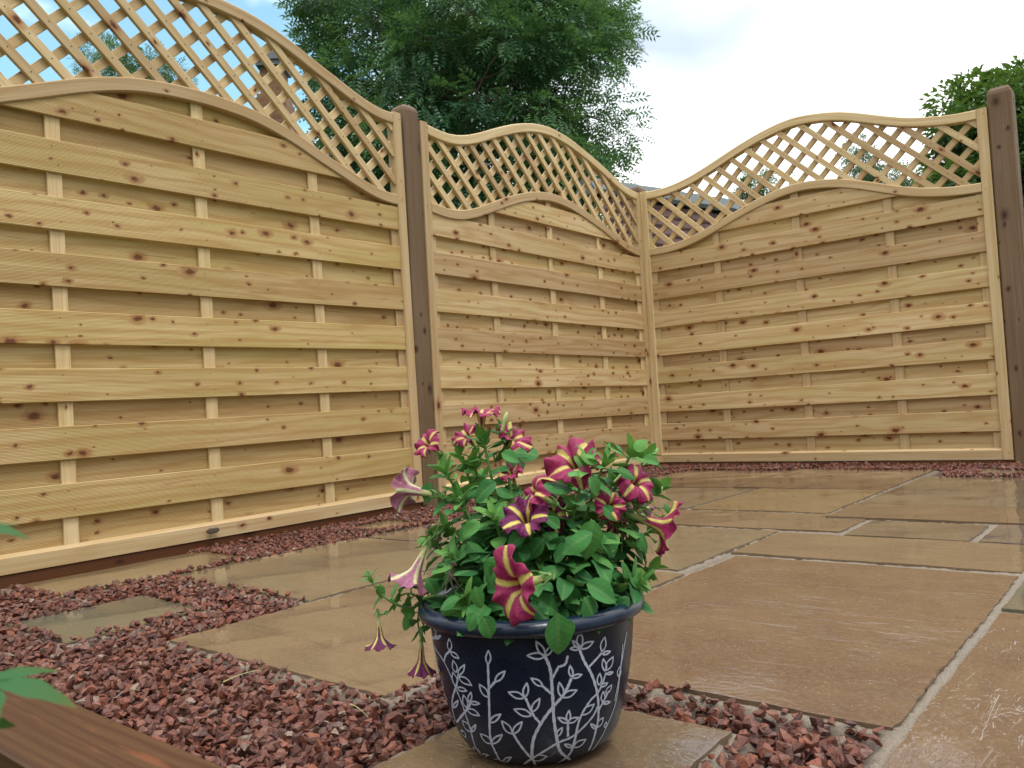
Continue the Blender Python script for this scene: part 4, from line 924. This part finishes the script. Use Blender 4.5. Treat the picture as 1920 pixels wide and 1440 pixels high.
# big leaves placed one by one: base px, tip px, depth, size factor by length
def bigleaf(x0, y0, x1, y1, dd, tilt=.0, rn=None, face=None, toward=0.0, k=None):
    p0, p1 = Q(x0, y0, dd), Q(x1, y1, dd - toward); L = np.linalg.norm(p1 - p0)
    n = (VIEW * .75 + UP * .65 + CR * tilt) if face is None else np.array(face)
    add_leaf(p0, p1 - p0, n, L, rn, T=LT[k] if k is not None else None)
for b in [(1112, 975, 1098, 1056, -.10, .1, .5), (1110, 1000, 1045, 1028, -.11, -.2, .45), (1095, 1120, 1135, 1178, -.11, .3, .25), (1100, 1095, 1158, 1128, -.10, .2, .4), (935, 1045, 902, 1098, -.11, -.2, .5), (940, 1050, 922, 1100, -.112, .1, .5),
          (885, 985, 858, 1015, -.07, 0, .4), (930, 905, 880, 935, -.05, 0, .2), (930, 918, 965, 930, -.04, 0, .45), (900, 978, 862, 1010, -.08, 0, .6), (905, 1055, 880, 1012, -.07, 0, .5), (1180, 1075, 1222, 1108, -.05, .4, .45), (890, 1150, 872, 1185, -.13, -.2, .4),
          (905, 1155, 925, 1200, -.135, .1, .35), (890, 1100, 905, 1145, -.12, 0, .5), (1045, 1150, 1050, 1235, -.135, .1, .45), (1060, 1160, 1068, 1200, -.13, .2, .3), (1130, 1000, 1160, 1045, -.06, .3, .35), (1195, 1000, 1222, 1035, -.03, .5, .35), (1245, 945, 1262, 965, .0, .3, .45),
          (808, 905, 798, 945, -.02, -.2, .25), (832, 880, 850, 862, .0, .2, .7), (770, 1150, 752, 1185, -.01, 0, .65), (712, 1095, 716, 1125, 0, 0, .6), (800, 1085, 822, 1118, -.06, -.1, .15), (860, 1120, 820, 1140, -.10, -.2, .4), (930, 1090, 985, 1120, -.07, .2, .2), (1010, 1080, 1060, 1060, -.08, .1, .35),
          (1000, 1120, 1050, 1150, -.10, 0, .3), (985, 1000, 945, 1030, -.08, 0, .3), (1060, 1100, 1090, 1150, -.09, 0, .25), (1180, 1120, 1150, 1150, -.07, .2, .3), (1020, 1010, 985, 1050, -.07, 0, .25), (1010, 855, 965, 840, .05, 0, .25), (940, 850, 975, 865, -.03, 0, .5),
          (985, 870, 940, 878, .02, 0, .3), (1105, 895, 1130, 930, -.08, .1, .55), (1160, 880, 1195, 895, -.04, 0, .3), (1205, 860, 1238, 868, -.02, .3, .55), (1190, 845, 1213, 822, -.02, .2, .75), (1120, 870, 1090, 848, -.05, 0, .8), (1050, 990, 1018, 965, -.07, 0, .4), (1130, 950, 1165, 975, -.05, 0, .3)]:
    bigleaf(b[0], b[1], b[2], b[3], b[4], b[5], b[6])
# inner foliage that closes the middle of the plant
for k in range(420):
    a = RP.uniform(0, 2 * np.pi); e = math.sqrt(RP.uniform(0, 1)); z = RP.uniform(0, 1) ** 1.1
    rr2 = .108 * (1 - .45 * z * z) * e; p = PB + np.array([rr2 * math.cos(a), rr2 * math.sin(a), .012 + .135 * z * (1 - .35 * e)])
    o = np.array([math.cos(a), math.sin(a), 0]); add_leaf(p, o + UP * RP.uniform(-.5, .7) + RP.normal(0, .35, 3), UP + o * .5 + RP.normal(0, .4, 3), RP.uniform(.018, .036), RP.uniform(.0, .55))
for k in range(46):
    a = RP.uniform(0, 2 * np.pi); o = np.array([math.cos(a), math.sin(a), 0]); p = PB + o * .095 + UP * .016
    add_leaf(p, o + UP * RP.uniform(-.35, .3), UP + o * .3 + RP.normal(0, .3, 3), RP.uniform(.020, .034), RP.uniform(.1, .6))
# withered bits
for (x, y, dd) in ((845, 1080, -.07), (850, 1060, -.06), (1170, 945, -.03), (930, 940, 0)):
    brown = MB()
    for k in range(3): p = Q(x + RP.uniform(-8, 8), y, dd); tube(bez(p, p + RP.normal(0, .008, 3), p + np.array([0, 0, -.02]) + RP.normal(0, .006, 3), 6), .0014, .0004, brown)
    o_ = brown.build('withered_flower', M_bark); o_.parent = pet; o_.location = -Vector(PB)

def petal_mat():
    m_, t, bs = newmat('striped petunia petal'); lc = attr(t, 'lc').outputs['Vector']; s_ = N(t, 'ShaderNodeSeparateXYZ'); t.links.new(lc, s_.inputs[0]); st, rr, kind = s_.outputs
    ht = attr(t, 'hue').outputs['Fac']
    mag = ramp(t, ht, [(0, (.42, .018, .12)), (.35, (.50, .03, .16)), (.55, (.20, .010, .13)), (.75, (.14, .008, .09)), (1, (.58, .24, .36))])
    yel = ramp(t, ht, [(0, (.74, .64, .20)), (.6, (.80, .70, .16)), (.8, (.75, .72, .25)), (1, (.78, .80, .48))])
    tcn = N(t, 'ShaderNodeTexCoord').outputs['Object']; n1 = noise(t, tcn, 260, 3)
    e = mth(t, 'ADD', st, mth(t, 'MULTIPLY', mth(t, 'SUBTRACT', n1, .5), .06))
    k = rng(t, e, .05, .15, 1, 0, True); c = mixc_(t, k, mixc_(t, rng(t, n1, .3, .7, 0, .4), mag, (.20, .004, .05)), yel)
    tube_c = ramp(t, ht, [(0, (.45, .48, .14)), (1, (.62, .66, .30))])
    c = mixc_(t, rng(t, rr, .20, .30, 1, 0, True), c, tube_c)
    geo = N(t, 'ShaderNodeNewGeometry'); back = mixc_(t, .45, c, (.62, .42, .50)); c = mixc_(t, mth(t, 'MULTIPLY', geo.outputs['Backfacing'], mth(t, 'GREATER_THAN', ht, .9)), c, back)
    t.links.new(c, bs.inputs['Base Color']); bs.inputs['Roughness'].default_value = .45; bs.inputs['Sheen Weight'].default_value = .05
    t.links.new(bump(t, noise(t, tcn, 180, 4, .6, 1.5), .6, .003), bs.inputs['Normal'])
    tr = N(t, 'ShaderNodeBsdfTranslucent'); t.links.new(c, tr.inputs[0]); mx_ = N(t, 'ShaderNodeMixShader'); mx_.inputs[0].default_value = .3
    t.links.new(bs.outputs[0], mx_.inputs[1]); t.links.new(tr.outputs[0], mx_.inputs[2]); t.links.new(mx_.outputs[0], t.nodes['Material Output'].inputs[0]); return m_
M_petal = petal_mat()
def flower(c, axis, R, label=None, hue=.1, flare=1.0, tubeL=None, ruffle=.12, seed=0, spin=0.0, squash=1.0, sqdir=None, curl=.0):
    """c: centre of the open face; axis: the way the face looks; the tube runs back along -axis to a green calyx"""
    rs = np.random.default_rng(seed); axis = np.array(axis, float); axis /= np.linalg.norm(axis); tubeL = tubeL or R * 1.5
    ref = np.cross(axis, UP if sqdir is None else sqdir); ref /= np.linalg.norm(ref) + 1e-9; bi = np.cross(axis, ref)
    nr, na = 20, 80; V = []; lc = []
    phs = rs.uniform(0, 6, 8); lob = rs.uniform(.88, 1.1, 5)
    for i in range(nr):
        t = i / (nr - 1)
        if t < .45: q = t / .45; r = R * (.07 + .20 * q ** 1.6); z = -tubeL * (1 - q)
        else: q = (t - .45) / .55; r = R * (.27 + .73 * q); z = R * ((1 - flare) * 1.05 * q + .16 * math.sin(q * 2.2) - .10 * q * q * flare - curl * q * q)
        for j in range(na):
            th = 2 * math.pi * j / na; pet_ = (th / (2 * math.pi) * 5) % 1; a5 = abs(pet_ - .5) * 2      # 0 at the middle of a lobe, 1 between lobes
            li = int(th / (2 * math.pi) * 5) % 5; q = max(0, (t - .45) / .55)
            shape = 1 - .13 * q * q * a5 ** 2.2 + .05 * q * (1 - a5) - .05 * q ** 3 * math.exp(-(a5 / .14) ** 2); r2 = r * shape * (1 + (lob[li] - 1) * q)
            z2 = z + R * ruffle * 1.45 * q * q * (math.sin(th * 5 + phs[0]) * .4 + math.sin(th * 13 + phs[1]) * .5 + math.sin(th * 8 + phs[2]) * .6) - R * .10 * q * (1 - a5) ** 2 + R * .12 * q * a5 ** 3
            p = ref * (r2 * math.cos(th + spin)) + bi * (r2 * math.sin(th + spin) * squash) + axis * z2
            V.append(p); arc = a5 * math.pi / 5 * (.35 + .75 * t); sw = .8 if q < .6 else .8 + (q - .6) * 2.2
            lc.append((a5 * .5 * (.5 + .9 * q) * sw * 1.12 + max(0, .0), t, 0))
    I = np.arange(nr * na).reshape(nr, na); J = np.roll(I, -1, axis=1); F = np.stack([I[:-1], J[:-1], J[1:], I[1:]], -1).reshape(-1, 4)
    V = np.array(V) + np.array(c); o = np_obj('flower', V - PB, F, M_petal, pet, attrs={'lc': np.array(lc), 'hue': np.full(len(V), hue)}, smooth=True)
    sm = o.modifiers.new('thickness', 'SOLIDIFY'); sm.thickness = .00035; sm.offset = 0
    if label: o['label'] = label
    mbx = MB(); base = np.array(c) - axis * tubeL
    a = np.linspace(0, 2 * np.pi, 8)[:-1]; rb = R * .11
    mbx.sweep([base - axis * rb * 1.4, base - axis * rb * .6, base + axis * rb * .8, base + axis * rb * 2.2], ref, bi, np.array([np.stack([np.cos(a) * k, np.sin(a) * k], -1) for k in (rb * .4, rb * 1.0, rb * 1.05, rb * .95)]))
    for k in range(5):
        q = 2 * math.pi * k / 5 + .3; dd_ = ref * math.cos(q) + bi * math.sin(q); p0 = base + dd_ * rb * .9; p2 = base + dd_ * rb * 2.6 + axis * R * .42; C = bez(p0, (p0 + p2) / 2 + dd_ * rb * .2, p2, 5)
        mbx.sweep(C, np.cross(dd_, axis), dd_, np.array([oct_prof(wd_, .0006, .0001) for wd_ in (.002, .003, .0032, .0022, .0005)]))
    ca = mbx.build('calyx', M_stem); ca.parent = o; ca.location = -Vector(PB)
    return base - axis * rb
def pedicel(p, target, sag=.01): p = np.array(p); target = np.array(target); tube(bez(p, (p + target) / 2 - UP * sag, target, 8), .0009, .0013)
R_, U_, V_ = CR, CU, -CF                                        # right, up and toward the viewer at the pot
fl = [ # face centre px, dd, axis (right, up, toward viewer), radius m, hue, flare, kwargs, label, stem target px
 ((903, 776), .0, (.0, .93, .12), .021, .05, .95, dict(ruffle=.16), 'topmost magenta flower with yellow stripes', (905, 830, 0)),
 ((801, 833), -.02, (-.62, .55, .60), .0185, .02, 1.0, dict(ruffle=.13, tubeL=.026), 'magenta flower at the upper left facing the viewer', (835, 885, -.02)),
 ((768, 918), -.01, (-.86, .12, -.38), .027, 1.0, .80, dict(ruffle=.07), 'large pale pink flower seen from behind at the left', (835, 920, -.01)),
 ((778, 1072), -.02, (-.35, -.80, .20), .026, .97, .45, dict(ruffle=.10, tubeL=.038), 'pale flower hanging head down at the left', (822, 985, -.01)),
 ((712, 1196), .0, (.10, -.96, .15), .0165, .72, .45, dict(ruffle=.08, tubeL=.030), 'small purple trumpet hanging at the far left', (725, 1145, 0)),
 ((790, 1240), -.01, (.0, -1, .1), .0155, .62, .25, dict(ruffle=.08, tubeL=.036), 'dark drooping flower below the pot rim', (795, 1160, 0)),
 ((966, 1100), -.15, (-.80, -.10, .58), .037, .12, .97, dict(ruffle=.07, spin=.5, tubeL=.040), 'big star striped magenta and yellow flower in front of the pot rim', (1040, 1075, -.10)),
 ((985, 972), -.085, (-.15, .62, .62), .025, .62, .85, dict(ruffle=.16, tubeL=.03), 'purple and yellow flower with an open yellow throat', (1000, 1020, -.05)),
 ((1000, 925), -.07, (-.70, .35, .20), .024, .06, .9, dict(ruffle=.22, curl=.35, tubeL=.028), 'curled magenta flower above the purple one', (1065, 945, -.04)),
 ((958, 888), -.03, (-.3, .75, .35), .015, .0, .9, dict(ruffle=.2), 'small magenta flower left of the curled one', (985, 930, -.02)),
 ((962, 822), .0, (.45, .62, .35), .022, .0, .9, dict(ruffle=.17), 'magenta flower at the top right of the left hand shoots', (925, 850, 0)),
 ((876, 818), .03, (-.4, .6, .45), .017, .1, .9, dict(ruffle=.15), 'magenta flower half hidden behind the upper leaves', (900, 850, 0)),
 ((1078, 868), -.02, (-.25, .62, .62), .032, .03, .93, dict(ruffle=.15, tubeL=.034), 'large magenta flower with yellow edges high on the right', (1110, 920, -.02)),
 ((1193, 903), -.02, (.25, .55, .65), .0235, .12, .9, dict(ruffle=.14, curl=.3), 'drooping magenta flower at the right', (1160, 920, 0)),
 ((1143, 950), -.045, (.1, .2, .9), .017, .05, .6, dict(ruffle=.2, curl=.5), 'deep red flower in the middle right', (1130, 985, -.03)),
 ((1238, 985), -.01, (.86, -.30, .10), .030, .30, .70, dict(ruffle=.10, tubeL=.042), 'sideways magenta trumpet at the far right', (1165, 1040, 0)),
 ((1035, 965), -.03, (-.2, .3, .75), .021, .5, .9, dict(ruffle=.2), 'purple flower behind the stem in the middle', (1060, 1000, 0)),
 ((1195, 955), .06, (.3, .4, .5), .021, .9, .9, dict(ruffle=.12), 'pink flower at the back of the right side', (1170, 990, .05)),
 ((1155, 985), .0, (.2, -.3, .7), .012, .4, .7, dict(ruffle=.15), 'small pink flower between the right hand stems', (1140, 1020, .0)),
 ((817, 1000), .05, (-.4, -.2, .3), .014, .95, .8, dict(ruffle=.1), 'small faded pink flower behind the left leaves', (840, 1010, .04)),
]
for i, ((x, y), dd, ax, R0_, hue, flare, kw, lab, tg) in enumerate(fl):
    axis = R_ * ax[0] + U_ * ax[1] + V_ * ax[2]; bp = flower(Q(x, y, dd), axis, R0_, lab, hue, flare, seed=i, **kw); pedicel(bp, Q(tg[0], tg[1], tg[2]))
# buds
M_bud = plain('pale green bud', (.45, .52, .22), .5, 200, .2)
def loc(o): o.parent = pet; o.location = -Vector(PB); return o
for (x0, y0, x1, y1, dd) in ((940, 812, 951, 772, -.02), (1205, 872, 1222, 866, -.02), (1150, 905, 1170, 885, -.03), (1062, 960, 1064, 970, -.08), (1240, 925, 1242, 912, 0)):
    a_, b_ = Q(x0, y0, dd), Q(x1, y1, dd); C = np.array([a_ + (b_ - a_) * t for t in np.linspace(0, 1, 7)]); d = (b_ - a_) / np.linalg.norm(b_ - a_); A_ = np.cross(d, V_); A_ /= np.linalg.norm(A_); B_ = np.cross(d, A_); a = np.linspace(0, 2 * np.pi, 8)[:-1]
    budm = MB(); budm.sweep(C, A_, B_, np.array([np.stack([np.cos(a) * r, np.sin(a) * r], -1) * np.linalg.norm(b_ - a_) for r in (.05, .09, .08, .09, .13, .10, .02)])); loc(budm.build('bud', M_bud, smooth=True))
loc(stems.build('stem', M_stem, smooth=True))
loc(np_obj('foliage', np.concatenate(fV), np.concatenate(fF), M_pet, attrs={'rnd': np.concatenate(fR), 'lc': np.concatenate(fL)}, smooth=True))

# ------------------------------------------------------------------ acer leaves reaching in at the left edge, close to the lens
def acer_leaf(c, d, n, size, rn):
    d = np.array(d, float); d /= np.linalg.norm(d); s = np.cross(n, d); s /= np.linalg.norm(s); n = np.cross(d, s); V = []; F = []; R = []
    for k, an in enumerate((-100, -55, 0, 55, 100)):
        L = size * (1, .8, .35)[abs(k - 2)]; c_, s_ = math.cos(rad(an)), math.sin(rad(an)); dr = d * c_ + s * s_; pr_ = -d * s_ + s * c_; b = len(V); m_ = 7
        for i in range(m_):
            t = i / (m_ - 1); w_ = L * .15 * math.sin(math.pi * t ** .8) * (1 + .25 * (i % 2)) + .0002
            for q in (-1, 0, 1): V.append(c + dr * t * L + pr_ * q * w_ + n * (-.25 * t * t * L + .12 * abs(q) * w_)); R.append(min(1, rn + .6 * t * t))
        for i in range(m_ - 1):
            for q in range(2): F.append((b + i * 3 + q, b + (i + 1) * 3 + q, b + (i + 1) * 3 + q + 1, b + i * 3 + q + 1))
    return V, F, R
ac = empty('acer_sapling', tuple(P(-60, 1320, .42))); tag(ac, 'out of focus green maple leaves with reddish tips poking in at the left edge', 'plant')
V, F, R = [], [], []
for (x, y, D_, dx, dy, sz, rn) in ((-22, 1278, .27, 1, .07, .029, .1), (-28, 1350, .27, .15, .9, .012, .15), (-38, 990, .30, 1, .0, .018, .1)):
    v, f, r = acer_leaf(P(x, y, D_), CR * dx - CU * dy, UP * .97 - CF * .2, sz, rn); world_parent(np_obj('leaf', np.array(v), np.array(f), M_acer, attrs={'rnd': np.array(r)}, smooth=True), ac)

sm = MB(); tube([P(-200, 1500, .42), P(-90, 1330, .42), P(-25, 1285, .42)], .001, .0008, sm); tube([P(-200, 1500, .42), P(-120, 1150, .44), P(-40, 993, .45)], .001, .0008, sm); world_parent(sm.build('stem', M_stem), ac)
# dry grass stalks dropped on the gravel
for (a_, b_, lab) in (((418, 1279), (492, 1256), 'pale dry grass blade lying at the edge of the large tan slab'), ((655, 1320), (690, 1345), 'thin green grass blade on the red gravel in front of the tan slab')):
    g0, g1 = G(*a_, h=.006), G(*b_, h=.006); mb = MB(); mb.sweep(bez(g0, (g0 + g1) / 2 + UP * .006, g1, 9), np.array([0, 0, 1.]), np.cross((g1 - g0) / np.linalg.norm(g1 - g0), (0, 0, 1)), np.array([oct_prof(.0008, w_, .0002) for w_ in np.linspace(.0012, .0004, 9)]))
    tag(mb.build('grass_blade', M_bud), lab, 'grass blade', 'grass blades on the ground')
